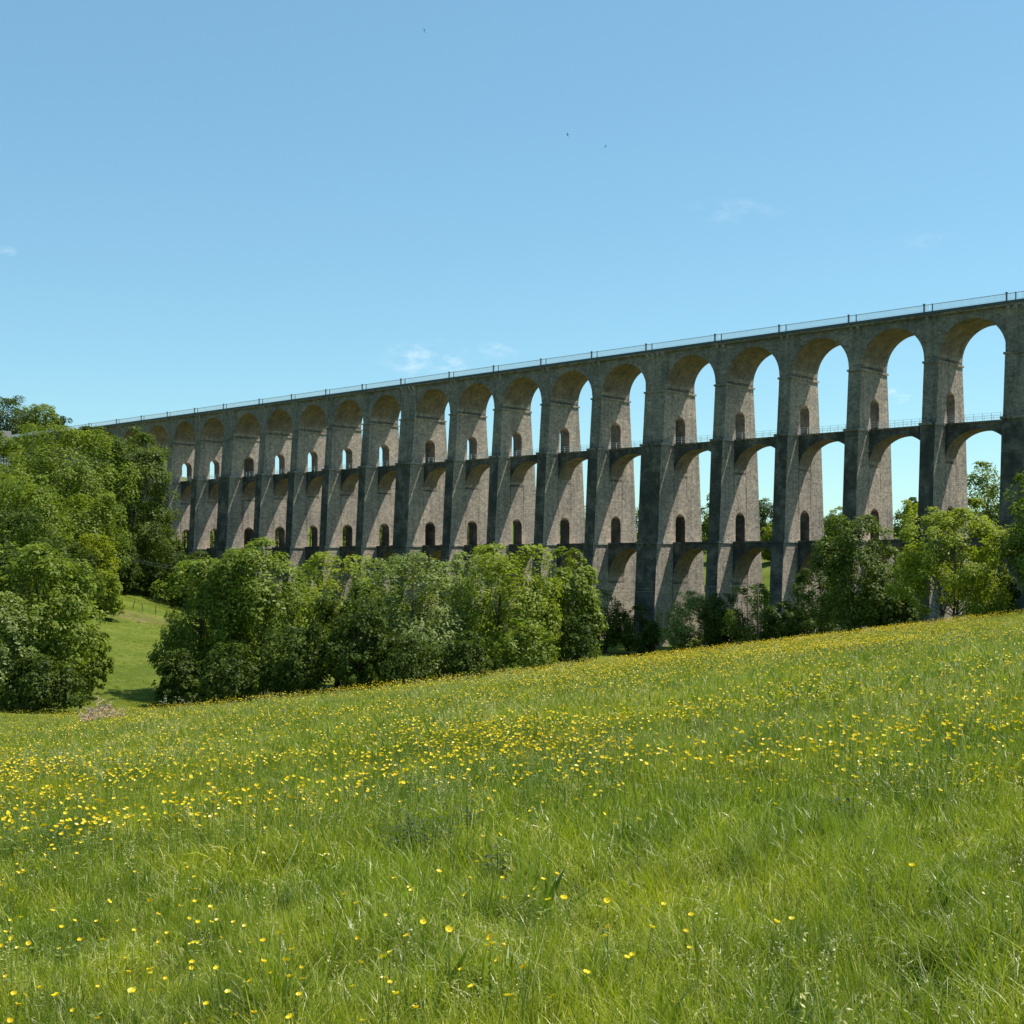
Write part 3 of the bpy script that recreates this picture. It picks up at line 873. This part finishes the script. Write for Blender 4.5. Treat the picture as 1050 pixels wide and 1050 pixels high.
# heap of dead brushwood beyond the brow of the meadow
Xb, Yb = ray_x(105, 66), 66.0
mb = MB(); rr = random.Random(3)
for i in range(260):
    a = rr.uniform(0, 6.28); rad = 1.6 * math.sqrt(rr.random()); px_, py_ = rad * math.cos(a), rad * math.sin(a) * .6
    h = 0.85 * (1 - rad / 1.8) * rr.random() + 0.03
    b = rr.uniform(0, 6.28); ln = rr.uniform(0.25, 0.7); tl = rr.uniform(-0.5, 0.8)
    e = (px_ + math.cos(b) * ln, py_ + math.sin(b) * ln, h + tl * ln * .6)
    mb.tube([(px_, py_, h), ((px_ + e[0]) / 2, (py_ + e[1]) / 2, (h + e[2]) / 2 + .05), e], [0.02, 0.016, 0.008], 4)
o = mb.build('brushwood_heap', TWIG); o.location = (Xb, Yb, gz(Xb, Yb) - 0.02); o.scale = (0.75, 0.8, 1.6)
tag(o, 'heap of pale dry brushwood beyond the brow at the foot of the field', 'brushwood')

# white house among the trees at the picture's edge
Xh, Yh = ray_x(-12, 262), 262.0
zh = ray_z(455, 262)
hs = empty('house', (Xh, Yh, zh - 5.0), 0.35); tag(hs, 'white rendered house on the wooded hillside at the picture edge', 'house')
mb = MB(); mb.add([(-4, -3, -4), (4, -3, -4), (4, 3, -4), (-4, 3, -4), (-4, -3, 5), (4, -3, 5), (4, 3, 5), (-4, 3, 5), (-4, 0, 7.4), (4, 0, 7.4)],
                 [(0, 1, 5, 4), (2, 3, 7, 6), (1, 2, 6, 9, 5), (3, 0, 4, 8, 7)])
mb.build('wall', PLASTER, hs)
mb = MB()
for sg in (-1, 1):
    mb.add([(-4.3, sg * 3.3, 4.82), (4.3, sg * 3.3, 4.82), (4.3, 0, 7.47), (-4.3, 0, 7.47), (-4.3, sg * 3.3, 5.0), (4.3, sg * 3.3, 5.0), (4.3, 0, 7.65), (-4.3, 0, 7.65)],
           [(0, 1, 2, 3), (4, 5, 6, 7), (0, 1, 5, 4), (1, 2, 6, 5), (3, 0, 4, 7)])
mb.build('roof', TILE, hs)
for x0 in (-2.2, 1.2):
    mb = MB(); mb.box(x0, x0 + 1.0, -3.05, -2.95, 2.0, 3.5); mb.build('window', GLASS, hs)

# birds
def bird(px, py, Y, rz, lb, roll):
    mb = MB()
    secs = [(-0.09, 0.004), (-0.06, 0.016), (-0.01, 0.024), (0.04, 0.022), (0.075, 0.016), (0.095, 0.004)]
    mb.tube([(0, y, 0) for y, _ in secs], [r_ for _, r_ in secs], 8)
    for sg in (-1, 1):
        mb.add([(sg * 0.012, 0.045, 0.006), (sg * 0.09, 0.055, 0.03), (sg * 0.22, -0.045, 0.045), (sg * 0.10, 0.012, 0.03), (sg * 0.012, -0.01, 0.004)], [(0, 1, 3, 4), (1, 2, 3)])
        mb.add([(sg * 0.012, 0.045, 0.001), (sg * 0.09, 0.055, 0.025), (sg * 0.22, -0.045, 0.042), (sg * 0.10, 0.012, 0.025), (sg * 0.012, -0.01, -0.001)], [(4, 3, 1, 0), (3, 2, 1)])
        mb.add([(0, -0.08, 0.003), (sg * 0.012, -0.075, 0.003), (sg * 0.034, -0.165, 0.004), (sg * 0.006, -0.11, 0.003)], [(0, 1, 2, 3)])
    o = mb.build('bird', BIRDM); o.location = (ray_x(px, Y), Y, ray_z(py, Y)); o.rotation_euler = (0.15, roll, rz); o.scale = (1.15,) * 3
    tag(o, lb, 'bird', 'birds flying in the sky')


bird(435, 31, 95, 0.5, 'dark swift highest in the blue sky', 1.2)
bird(582, 138, 110, 1.0, 'dark swift lower in the blue sky, larger of the close pair', 1.1)
bird(621, 150, 140, 2.3, 'tiny dark swift, smaller of the close pair in the sky', 0.9)

# ------------------------------------------------------------------ meadow: grass and flowers
TEMPL = {}


def blades(seed, n, spread, hmin, hmax, wid, bend, tlo, thi, dry=0.05, lay=0.0, segs=4):
    """a tuft of n grass blades as one quad mesh"""
    r = np.random.default_rng(seed)
    a = r.uniform(0, 6.28, n); rad = spread * np.sqrt(r.random(n))
    bx, by = rad * np.cos(a), rad * np.sin(a)
    h = r.uniform(hmin, hmax, n); w = wid * r.uniform(0.6, 1.3, n)
    az = r.uniform(0, 6.28, n); bd = bend * r.uniform(0.2, 1.5, n) + lay * (r.random(n) < 0.35)
    face = az + r.normal(size=n) * 0.5 + math.pi / 2
    V = np.zeros((n, segs + 1, 2, 3))
    for i in range(segs + 1):
        t = i / segs
        ang = bd * t
        # arc: integrate direction
        hz = h * np.where(bd > 1e-3, np.sin(ang) / np.maximum(bd, 1e-3), t)
        hx = h * np.where(bd > 1e-3, (1 - np.cos(ang)) / np.maximum(bd, 1e-3), 0)
        ww = w * (1 - t ** 1.6) * 0.5 + 0.0004
        cx, cy = bx + hx * np.cos(az), by + hx * np.sin(az)
        V[:, i, 0] = np.c_[cx - np.cos(face) * ww, cy - np.sin(face) * ww, hz]
        V[:, i, 1] = np.c_[cx + np.cos(face) * ww, cy + np.sin(face) * ww, hz]
    nv = (segs + 1) * 2
    base = (np.arange(n) * nv)[:, None, None]
    q = np.array([[2 * i, 2 * i + 1, 2 * i + 3, 2 * i + 2] for i in range(segs)])[None]
    faces = (base + q).reshape(-1, 4)
    tt = np.clip(r.uniform(tlo, thi, n), 0, 0.88); dd = r.random(n) < dry; tt[dd] = r.uniform(0.9, 1.0, dd.sum())
    return V.reshape(-1, 3), faces, np.repeat(tt, nv)


def seedheads(seed, n, spread, hmin, hmax, wid):
    """thin stalks with feathery seed heads"""
    V, Fc, T = blades(seed, n, spread, hmin, hmax, wid, 0.35, 0.5, 0.8, dry=0.5, segs=4)
    r = np.random.default_rng(seed + 5)
    vs = [V]; fs = [Fc]; ts = [T]; off = len(V)
    tips = V.reshape(n, 5, 2, 3)[:, 4].mean(1)
    for i in range(n):
        m = 9
        t = np.linspace(-0.11, 0.02, m)
        c = tips[i] + np.c_[r.normal(size=m) * .004, r.normal(size=m) * .004, t]
        d = r.normal(size=(m, 3)); d /= np.linalg.norm(d, axis=1)[:, None]; d[:, 2] = np.abs(d[:, 2])
        sz = 0.013 * (0.5 + np.sin(np.linspace(0.3, 3.0, m)))[:, None] * (wid / 0.003) ** 0.5
        s_ = np.cross(d, np.array([0.3, 0.5, 0.8])); s_ /= np.linalg.norm(s_, axis=1)[:, None]
        q = np.stack([c, c + d * sz * .5 + s_ * sz * .22, c + d * sz, c + d * sz * .5 - s_ * sz * .22], 1).reshape(-1, 3)
        vs.append(q); fs.append(off + np.arange(m * 4).reshape(-1, 4)); ts.append(np.full(m * 4, r.uniform(0.9, 1.0))); off += m * 4
    return np.concatenate(vs), np.concatenate(fs), np.concatenate(ts)


def broadleaf(seed, n):
    """dock and clover like leaves low in the sward"""
    V, Fc, T = blades(seed, n, 0.10, 0.12, 0.30, 0.035, 1.0, 0.2, 0.55, dry=0.0, segs=4)
    return V, Fc, T


def template_collection(name, items):
    c = bpy.data.collections.new(name)
    for i, (V, Fc, T) in enumerate(items):
        me = fast_mesh('tuft', V, Fc, GRASS, tint=T)
        o = bpy.data.objects.new('%s_%02d' % (name, i), me); c.objects.link(o)
    return c


def scatter(objname, xs, ys, zs, idx, scl, rots, coll, label, cat):
    """one object: tufts instanced on the points of a mesh by geometry nodes"""
    n = len(xs)
    me = bpy.data.meshes.new(objname)
    me.vertices.add(n); me.vertices.foreach_set('co', np.c_[xs, ys, zs].astype(np.float32).ravel())
    a = me.attributes.new('pick', 'INT', 'POINT'); a.data.foreach_set('value', idx.astype(np.int32))
    a = me.attributes.new('size', 'FLOAT', 'POINT'); a.data.foreach_set('value', scl.astype(np.float32))
    a = me.attributes.new('turn', 'FLOAT_VECTOR', 'POINT'); a.data.foreach_set('vector', rots.astype(np.float32).ravel())
    o = bpy.data.objects.new(objname, me); COL.objects.link(o)
    ng = bpy.data.node_groups.new(objname, 'GeometryNodeTree')
    ng.interface.new_socket('Geometry', in_out='INPUT', socket_type='NodeSocketGeometry')
    ng.interface.new_socket('Geometry', in_out='OUTPUT', socket_type='NodeSocketGeometry')
    gi = ng.nodes.new('NodeGroupInput'); go = ng.nodes.new('NodeGroupOutput')
    ip = ng.nodes.new('GeometryNodeInstanceOnPoints')
    ci = ng.nodes.new('GeometryNodeCollectionInfo'); ci.inputs['Collection'].default_value = coll
    ci.inputs['Separate Children'].default_value = True; ci.inputs['Reset Children'].default_value = True
    def na(nm, dt):
        q = ng.nodes.new('GeometryNodeInputNamedAttribute'); q.data_type = dt; q.inputs[0].default_value = nm; return q.outputs[0]
    ng.links.new(gi.outputs[0], ip.inputs['Points']); ng.links.new(ci.outputs[0], ip.inputs['Instance'])
    ip.inputs['Pick Instance'].default_value = True
    ng.links.new(na('pick', 'INT'), ip.inputs['Instance Index'])
    ng.links.new(na('turn', 'FLOAT_VECTOR'), ip.inputs['Rotation'])
    ng.links.new(na('size', 'FLOAT'), ip.inputs['Scale'])
    ng.links.new(ip.outputs[0], go.inputs[0])
    md = o.modifiers.new('tufts', 'NODES'); md.node_group = ng
    tag(o, label, cat, kind='stuff')
    return o


near_items = [blades(11, 60, 0.13, 0.12, 0.32, 0.0050, 1.0, 0.35, 0.88, 0.06, 1.0),
              blades(12, 60, 0.12, 0.13, 0.34, 0.0046, 0.8, 0.2, 0.8, 0.09, 0.8),
              blades(13, 52, 0.14, 0.11, 0.28, 0.0056, 1.4, 0.4, 0.88, 0.13, 1.3),
              blades(14, 60, 0.11, 0.14, 0.36, 0.0042, 0.6, 0.35, 0.85, 0.04, 0.5),
              blades(15, 50, 0.16, 0.10, 0.26, 0.0070, 1.8, 0.5, 0.88, 0.14, 1.7),
              seedheads(16, 3, 0.14, 0.32, 0.52, 0.0026),
              broadleaf(17, 12)]
mid_items = [blades(21, 44, 0.19, 0.13, 0.34, 0.0095, 0.9, 0.35, 0.88, 0.06, 0.9, 3),
             blades(22, 44, 0.18, 0.15, 0.36, 0.0085, 0.7, 0.2, 0.8, 0.06, 0.7, 3),
             blades(23, 40, 0.20, 0.12, 0.30, 0.0115, 1.4, 0.4, 0.88, 0.1, 1.2, 3),
             seedheads(24, 5, 0.2, 0.34, 0.56, 0.0045)]
far_items = [blades(31, 40, 0.34, 0.15, 0.38, 0.021, 0.7, 0.4, 0.88, 0.08, 0.7, 3),
             blades(32, 40, 0.34, 0.16, 0.40, 0.019, 0.6, 0.3, 0.82, 0.08, 0.5, 3),
             blades(33, 40, 0.36, 0.14, 0.34, 0.023, 1.1, 0.4, 0.88, 0.10, 0.9, 3),
             seedheads(34, 8, 0.35, 0.36, 0.62, 0.009)]


def wedge(n, r0, r1, half, rng):
    r_ = np.sqrt(rng.uniform(r0 * r0, r1 * r1, n)); a = rng.uniform(-half, half, n)
    return r_ * np.sin(a), r_ * np.cos(a)


def rot_of(n, rng, tilt=0.12):
    return np.c_[rng.normal(size=n) * tilt, rng.normal(size=n) * tilt, rng.uniform(0, 6.283, n)]


HALF = R(36)
r_ = np.random.default_rng(41)
for nm, items, r0, r1, dens, probs in (('grass', near_items, 2.2, 9.5, 88, (.21, .2, .2, .17, .13, .03, .06)),
                                       ('grass', mid_items, 9.0, 23, 40, (.33, .3, .29, .08)),
                                       ('grass', far_items, 22, 92, 10, (.33, .3, .28, .09))):
    area = HALF * (r1 * r1 - r0 * r0); n = int(area * dens)
    x, y = wedge(n, r0, r1, HALF, r_)
    z = ground(x, y) - 0.015
    pick = r_.choice(len(items), n, p=probs)
    flat = vnoise(x, y, 1.1, 31) * 0.6 + vnoise(x, y, 0.4, 32) * 0.4
    lying = {7: 4, 4: 2}[len(items)]
    pick = np.where((flat > 0.60) & (r_.random(n) < 0.7), lying, pick)
    seedy = vnoise(x, y, 2.3, 33) * 0.7 + vnoise(x, y, 0.6, 34) * 0.3
    heads = {7: 5, 4: 3}[len(items)]
    pick = np.where((pick == heads) & (seedy < 0.5), 0, pick)
    pick = np.where((seedy > 0.66) & (r_.random(n) < 0.13), heads, pick)
    lush = vnoise(x, y, 1.6, 8) * 0.6 + vnoise(x, y, 0.55, 9) * 0.4
    size = (0.48 + 0.92 * lush) * r_.uniform(0.8, 1.2, n)
    coll = template_collection(nm + '_' + {2.2: 'close', 9.0: 'middle', 22: 'distant'}[r0], items)
    scatter(nm, x, y, z, pick, size, rot_of(n, r_, 0.24), coll,
            {2.2: 'long glossy green meadow grass in the immediate foreground',
             9.0: 'long green meadow grass across the middle of the slope',
             22: 'long feathery meadow grass on the far slope up to the brow'}[r0], 'grass')


xs_, ys_ = [], []
for (a0_, a1_, r0, r1, dens) in ((-R(24), R(24), 90, 124, 5.0), (-R(23), -R(11), 124, 300, 2.6)):
    n = int((a1_ - a0_) / 2 * (r1 * r1 - r0 * r0) * dens)
    rr_ = np.sqrt(r_.uniform(r0 * r0, r1 * r1, n)); aa_ = r_.uniform(a0_, a1_, n)
    xs_.append(rr_ * np.sin(aa_)); ys_.append(rr_ * np.cos(aa_))
x = np.concatenate(xs_); y = np.concatenate(ys_); n = len(x)
keep = (np.exp(-(((x + 53.5) / 6.0) ** 2 + ((y - 187) / 3.5) ** 2)) < 0.4)
x, y = x[keep], y[keep]; n = len(x)
size = (0.35 + 1.0 * vnoise(x, y, 5.0, 41) * vnoise(x, y, 1.5, 42)) * np.where(y > 128, 0.9, 1.0)
pick = np.where(r_.random(n) < 0.3, 1, np.where(r_.random(n) < 0.4, 2, 0))
scatter('grass', x, y, ground(x, y) - 0.02, pick, size, rot_of(n, r_, 0.2), bpy.data.collections['grass_distant'],
        'rough grass beyond the brow and on the sloping field in the valley', 'grass')


# leafy weeds standing in the grass
def weed(px, Y, hgt, wid, n, label, seed):
    r = random.Random(seed)
    X = ray_x(px, Y); rt = empty('weed_plant', (X, Y, gz(X, Y))); tag(rt, label, 'weed', 'weeds in the near meadow')
    st = MB(); lf = MB()
    for i in range(n):
        a = r.uniform(0, 6.28); rad = wid * math.sqrt(r.random()) * 0.7
        bx, by = rad * math.cos(a) * .6, rad * math.sin(a) * .6
        h = hgt * r.uniform(0.55, 1.0); tx, ty = bx + rad * math.cos(a) * .5, by + rad * math.sin(a) * .5
        st.tube([(bx, by, -0.02), ((bx + tx) / 2, (by + ty) / 2, h * .5), (tx, ty, h)], [0.005, 0.004, 0.002], 5)
        for k in range(9):
            t = 0.15 + 0.85 * k / 8
            c = np.array([bx + (tx - bx) * t, by + (ty - by) * t, h * t])
            b = a + k * 2.4 + r.uniform(-.4, .4); ln = r.uniform(0.05, 0.11) * (1.15 - 0.5 * t); w = ln * r.uniform(.34, .5)
            d_ = np.array([math.cos(b), math.sin(b), r.uniform(-.15, .45)]); sd = np.array([-math.sin(b), math.cos(b), 0])
            lf.add([c, c + d_ * ln * .4 + sd * w * .5, c + d_ * ln * .8 + sd * w * .3 - np.array([0, 0, ln * .1]), c + d_ * ln - np.array([0, 0, ln * .22]), c + d_ * ln * .8 - sd * w * .3 - np.array([0, 0, ln * .1]), c + d_ * ln * .4 - sd * w * .5, c + d_ * ln * .5 - np.array([0, 0, ln * .06])],
                   [(0, 1, 6), (1, 2, 6), (2, 3, 6), (3, 4, 6), (4, 5, 6), (5, 0, 6)])
    st.build('stem', STEM, rt); lf.build('foliage', WEEDLEAF, rt)


WEEDLEAF = simple_mat('weed_leaf', (0.034, 0.056, 0.010), 0.85, 0.35, 5)
weed(440, 10.2, 0.52, 0.36, 32, 'dark leafy weed clump standing in the middle of the near meadow', 1)
weed(408, 10.6, 0.42, 0.20, 12, 'smaller dark weed clump just left of the big one in the near meadow', 2)
weed(512, 8.9, 0.36, 0.16, 9, 'low leafy weed right of and nearer than the dark clump', 3)
weed(872, 9.8, 0.36, 0.22, 11, 'low dark weed in the right part of the near meadow', 4)
weed(482, 11.6, 0.44, 0.18, 9, 'pale stemmed weed behind the dark clump in the near meadow', 5)


# cow parsley standing above the brow
def umbel(px, Y, hgt, label, seed):
    r = random.Random(seed); X = ray_x(px, Y)
    rt = empty('umbel_plant', (X, Y, gz(X, Y))); tag(rt, label, 'wildflower', 'pale umbel flowers on the brow')
    st = MB(); fl = MB()
    for i in range(4):
        a = r.uniform(0, 6.28); l = r.uniform(.08, .26); tip = np.array([l * math.cos(a), l * math.sin(a), hgt * r.uniform(.8, 1.0)])
        st.tube([(0, 0, -.02), (tip[0] * .3, tip[1] * .3, hgt * .5), tip], [.008, .006, .003], 5)
        for k in range(26):
            b = r.uniform(0, 6.28); q = 0.075 * math.sqrt(r.random()); c = tip + np.array([q * math.cos(b), q * math.sin(b), 0.03 - 2.2 * q * q + .02])
            w = .011; fl.add([c + [w, 0, 0], c + [0, w, .003], c + [-w, 0, 0], c + [0, -w, .003]], [(0, 1, 2, 3)])
            if k % 4 == 0: st.tube([tip, c], [.0018, .0012], 4)
    st.build('stem', STEM, rt); fl.build('flower_head', UMBEL, rt)


for i_, (px, Y, h_, lb) in enumerate(((168, 57, 0.95, 'pale umbel flower on the brow before the shaded field foot, leftmost of four'),
                                      (174, 56, 1.15, 'tallest pale umbel flower on the brow before the shaded field foot'),
                                      (182, 58, 1.0, 'pale umbel flower on the brow just right of the tallest one'),
                                      (190, 57, 0.85, 'lowest pale umbel flower on the brow, nearest the tree row'))):
    umbel(px, Y, h_, lb, 60 + i_)


# buttercups
def buttercup_mesh(seed, hgt, pr):
    r = random.Random(seed); mb = MB()
    bx, by = r.uniform(-.06, .06), r.uniform(-.06, .06)
    top = np.array([bx, by, hgt])
    mb.tube([(0, 0, 0), (bx * .3, by * .3, hgt * .55), top], [0.0022, 0.0018, 0.0014], 5, 0)
    tilt = r.uniform(0.1, 0.95); az = r.uniform(0, 6.28)
    ax = np.array([math.sin(tilt) * math.cos(az), math.sin(tilt) * math.sin(az), math.cos(tilt)])
    u = np.cross(ax, [0.1, 1, 0.2]); u /= np.linalg.norm(u); w = np.cross(ax, u)
    cup = r.uniform(0.35, 0.75)
    for i in range(5):
        a = 2 * math.pi * i / 5
        d = math.cos(a) * u + math.sin(a) * w; sd = -math.sin(a) * u + math.cos(a) * w
        P = []
        for (t, ww) in ((0.10, 0.16), (0.45, 0.50), (0.80, 0.62), (1.0, 0.36)):
            c = top + d * pr * t + ax * pr * cup * t * t
            P.append((c - sd * pr * ww, c + sd * pr * ww + ax * 0.0006))
        vs = [q for pq in P for q in pq]
        mb.add(vs, [(0, 1, 3, 2), (2, 3, 5, 4), (4, 5, 7, 6)], 1)
    # little dome of stamens
    ring = [top + (math.cos(k * 1.047) * u + math.sin(k * 1.047) * w) * pr * 0.24 + ax * pr * 0.10 for k in range(6)]
    mb.add(ring + [top + ax * pr * 0.30], [(k, (k + 1) % 6, 6) for k in range(6)], 2)
    # one divided stem leaf
    for sg in (-1, 1):
        b0 = np.array([bx * .3, by * .3, hgt * .5])
        mb.add([b0, b0 + [0.02 * sg, 0.006, 0.012], b0 + [0.05 * sg, 0.01, 0.008], b0 + [0.02 * sg, -0.006, 0.006]], [(0, 1, 2, 3)], 0)
    return mb


def bc_density(x, y):
    d = np.hypot(x, y)
    cl = np.clip((vnoise(x, y, 2.6, 21) * 0.55 + vnoise(x, y, 0.9, 22) * 0.45 - 0.42) * 5, 0, 1)
    cl2 = np.clip((vnoise(x * 1.5, y * 0.7, 4.0, 27) - 0.26) * 2.0, 0, 1)
    ramp_ = (0.72 + 0.28 * sstep(6, 16, d)) * (1 - 0.45 * sstep(38, 60, d) * sstep(0.12, -0.12, x / y))
    right = 0.45 + 0.55 * sstep(1.0, -2.0, x - 0.10 * y + (d - 14) * -0.3)
    return np.clip(ramp_ * (0.10 + 0.90 * np.clip(cl + 0.7 * sstep(34, 55, d) * sstep(-0.02, 0.14, x / y), 0, 1)) * (0.42 + 0.58 * cl2) * right, 0, 1)


rb = np.random.default_rng(77)
n = 125000
x, y = wedge(n, 3.2, 96, HALF, rb)
keep = rb.random(n) < bc_density(x, y) * 0.95
x, y = x[keep], y[keep]
# extra ones close by, where one flower covers many pixels
x2, y2 = wedge(15000, 3.2, 24, R(30), rb); k2 = rb.random(15000) < bc_density(x2, y2) * 0.8
x = np.r_[x, x2[k2]]; y = np.r_[y, y2[k2]]
z = ground(x, y); d = np.hypot(x, y)
inview = np.abs(x / y) < 0.40
order = np.argsort(np.where(inview, d, 1e9))
first, rest = order[:300], order[300:]
protos = []
for i in range(6):
    mb = buttercup_mesh(500 + i, 0.30 + 0.03 * i, 0.0118 + 0.0007 * i)
    protos.append(mb)
prot_obj = []
for j, i in enumerate(first):
    if j < 6:
        o = protos[j].build('buttercup', [STEM, PETAL, CENTRE]); prot_obj.append(o)
    else:
        o = prot_obj[j % 6].copy(); COL.objects.link(o)
    o.location = (float(x[i]), float(y[i]), float(z[i]) - 0.02)
    o.rotation_euler = (0, 0, float(rb.uniform(0, 6.28))); s_ = float(rb.uniform(0.8, 1.12)); o.scale = (s_, s_, s_)
    tag(o, 'yellow buttercup on a thin stem in the near meadow grass', 'flower', 'buttercups in the near meadow')
cb = bpy.data.collections.new('buttercup_kinds')
for i in range(6):
    mb = buttercup_mesh(520 + i, 0.40 + 0.035 * i, 0.0160 + 0.001 * i)
    me = bpy.data.meshes.new('buttercup_kind'); me.from_pydata([tuple(map(float, p)) for p in mb.v], [], mb.f)
    for m_ in (STEM, PETAL, CENTRE): me.materials.append(m_)
    me.polygons.foreach_set('material_index', mb.m); me.update()
    cb.objects.link(bpy.data.objects.new('buttercup_kind_%02d' % i, me))
m_ = len(rest)
dd = d[rest]
scatter('buttercups', x[rest], y[rest], z[rest] - 0.02, rb.integers(0, 6, m_), rb.uniform(0.85, 1.15, m_) * (1 + 0.10 * sstep(15, 45, dd)), rot_of(m_, rb, 0.06), cb,
        'countless yellow buttercups spread over the farther meadow slope', 'flowers')
print('buttercups', len(x))

# ------------------------------------------------------------------ light, sky, camera
PHI, EL = R(57), R(62.5)
hd = math.cos(PHI) * (-DV) + math.sin(PHI) * NV
sun_dir = np.array([hd[0] * math.cos(EL), hd[1] * math.cos(EL), math.sin(EL)])
sl = bpy.data.lights.new('sun', 'SUN'); sl.energy = 4.9; sl.angle = R(0.53); sl.color = (1.0, 0.95, 0.87)
so = bpy.data.objects.new('sun', sl); COL.objects.link(so)
from mathutils import Vector
so.rotation_euler = Vector((-sun_dir[0], -sun_dir[1], -sun_dir[2])).to_track_quat('-Z', 'Y').to_euler()
so.location = (60, 30, 120)

wd = bpy.data.worlds.new('World'); sc.world = wd; wd.use_nodes = True
nt = wd.node_tree; nt.nodes.clear()
out = N(nt, 'ShaderNodeOutputWorld'); bg = N(nt, 'ShaderNodeBackground')
sk = N(nt, 'ShaderNodeTexSky', sky_type='NISHITA'); sk.sun_disc = False
sk.sun_elevation = EL; sk.sun_rotation = math.atan2(hd[0], hd[1])
sk.air_density = 1.0; sk.dust_density = 0.25; sk.ozone_density = 1.3; sk.altitude = 300
# thin wisps of cloud, in fixed directions of the sky
tc = N(nt, 'ShaderNodeTexCoord')
mp = N(nt, 'ShaderNodeMapping'); mp.inputs['Scale'].default_value = (30, 30, 70); L(nt, tc.outputs['Generated'], mp.inputs[0])
wn = maprange(nt, noise(nt, mp.outputs[0], 1.6, 7, 0.62), 0.42, 0.70)
msum = None
for px, py, rx, ry, amt in ((440, 368, 60, 22, 0.30), (512, 360, 28, 12, 0.18), (752, 216, 64, 14, 0.085), (955, 246, 36, 9, 0.06), (921, 405, 14, 10, 0.5), (3, 257, 14, 7, 0.22)):
    dv = Vector(((px - 525) / 1350, 1.0, (576 - py) / 1350)).normalized()
    rt_ = Vector((dv.y, -dv.x, 0)).normalized(); up_ = rt_.cross(dv)
    vals = []
    for ax_, rad in ((rt_, rx / 1350), (up_, ry / 1350)):
        dp = N(nt, 'ShaderNodeVectorMath', operation='DOT_PRODUCT'); L(nt, tc.outputs['Generated'], dp.inputs[0]); dp.inputs[1].default_value = ax_
        vals.append(math_n(nt, 'POWER', math_n(nt, 'DIVIDE', dp.outputs['Value'], rad), 2.0))
    fr = N(nt, 'ShaderNodeVectorMath', operation='DOT_PRODUCT'); L(nt, tc.outputs['Generated'], fr.inputs[0]); fr.inputs[1].default_value = dv
    e = math_n(nt, 'MULTIPLY', maprange(nt, math_n(nt, 'ADD', vals[0], vals[1]), 1.0, 0.0), math_n(nt, 'GREATER_THAN', fr.outputs['Value'], 0.5))
    e = math_n(nt, 'MULTIPLY', e, amt)
    msum = e if msum is None else math_n(nt, 'MAXIMUM', msum, e)
cf = math_n(nt, 'MULTIPLY', msum, wn, clamp=True)
skc = mix(nt, 1.0, sk.outputs[0], (0.89, 1.17, 1.10), 'MULTIPLY')
skc = mix(nt, 0.30, skc, (2.00, 4.10, 5.90))
L(nt, mix(nt, cf, skc, (9.0, 9.3, 9.6)), bg.inputs[0]); bg.inputs[1].default_value = 0.108
L(nt, bg.outputs[0], out.inputs[0])

cam = bpy.data.cameras.new('camera'); co = bpy.data.objects.new('camera', cam); COL.objects.link(co)
co.location = (0, 0, gz(0, 0) + CAMZ - gz(0, 0)); co.rotation_euler = (math.pi / 2, 0, 0)
cam.sensor_width = 36; cam.lens = 36 * F; cam.shift_y = 51.0 / 1050; cam.clip_start = 0.2; cam.clip_end = 8000
sc.camera = co
sc.view_settings.view_transform = 'Standard'; sc.view_settings.look = 'None'
sc.view_settings.exposure = 0.4; sc.view_settings.gamma = 1.0
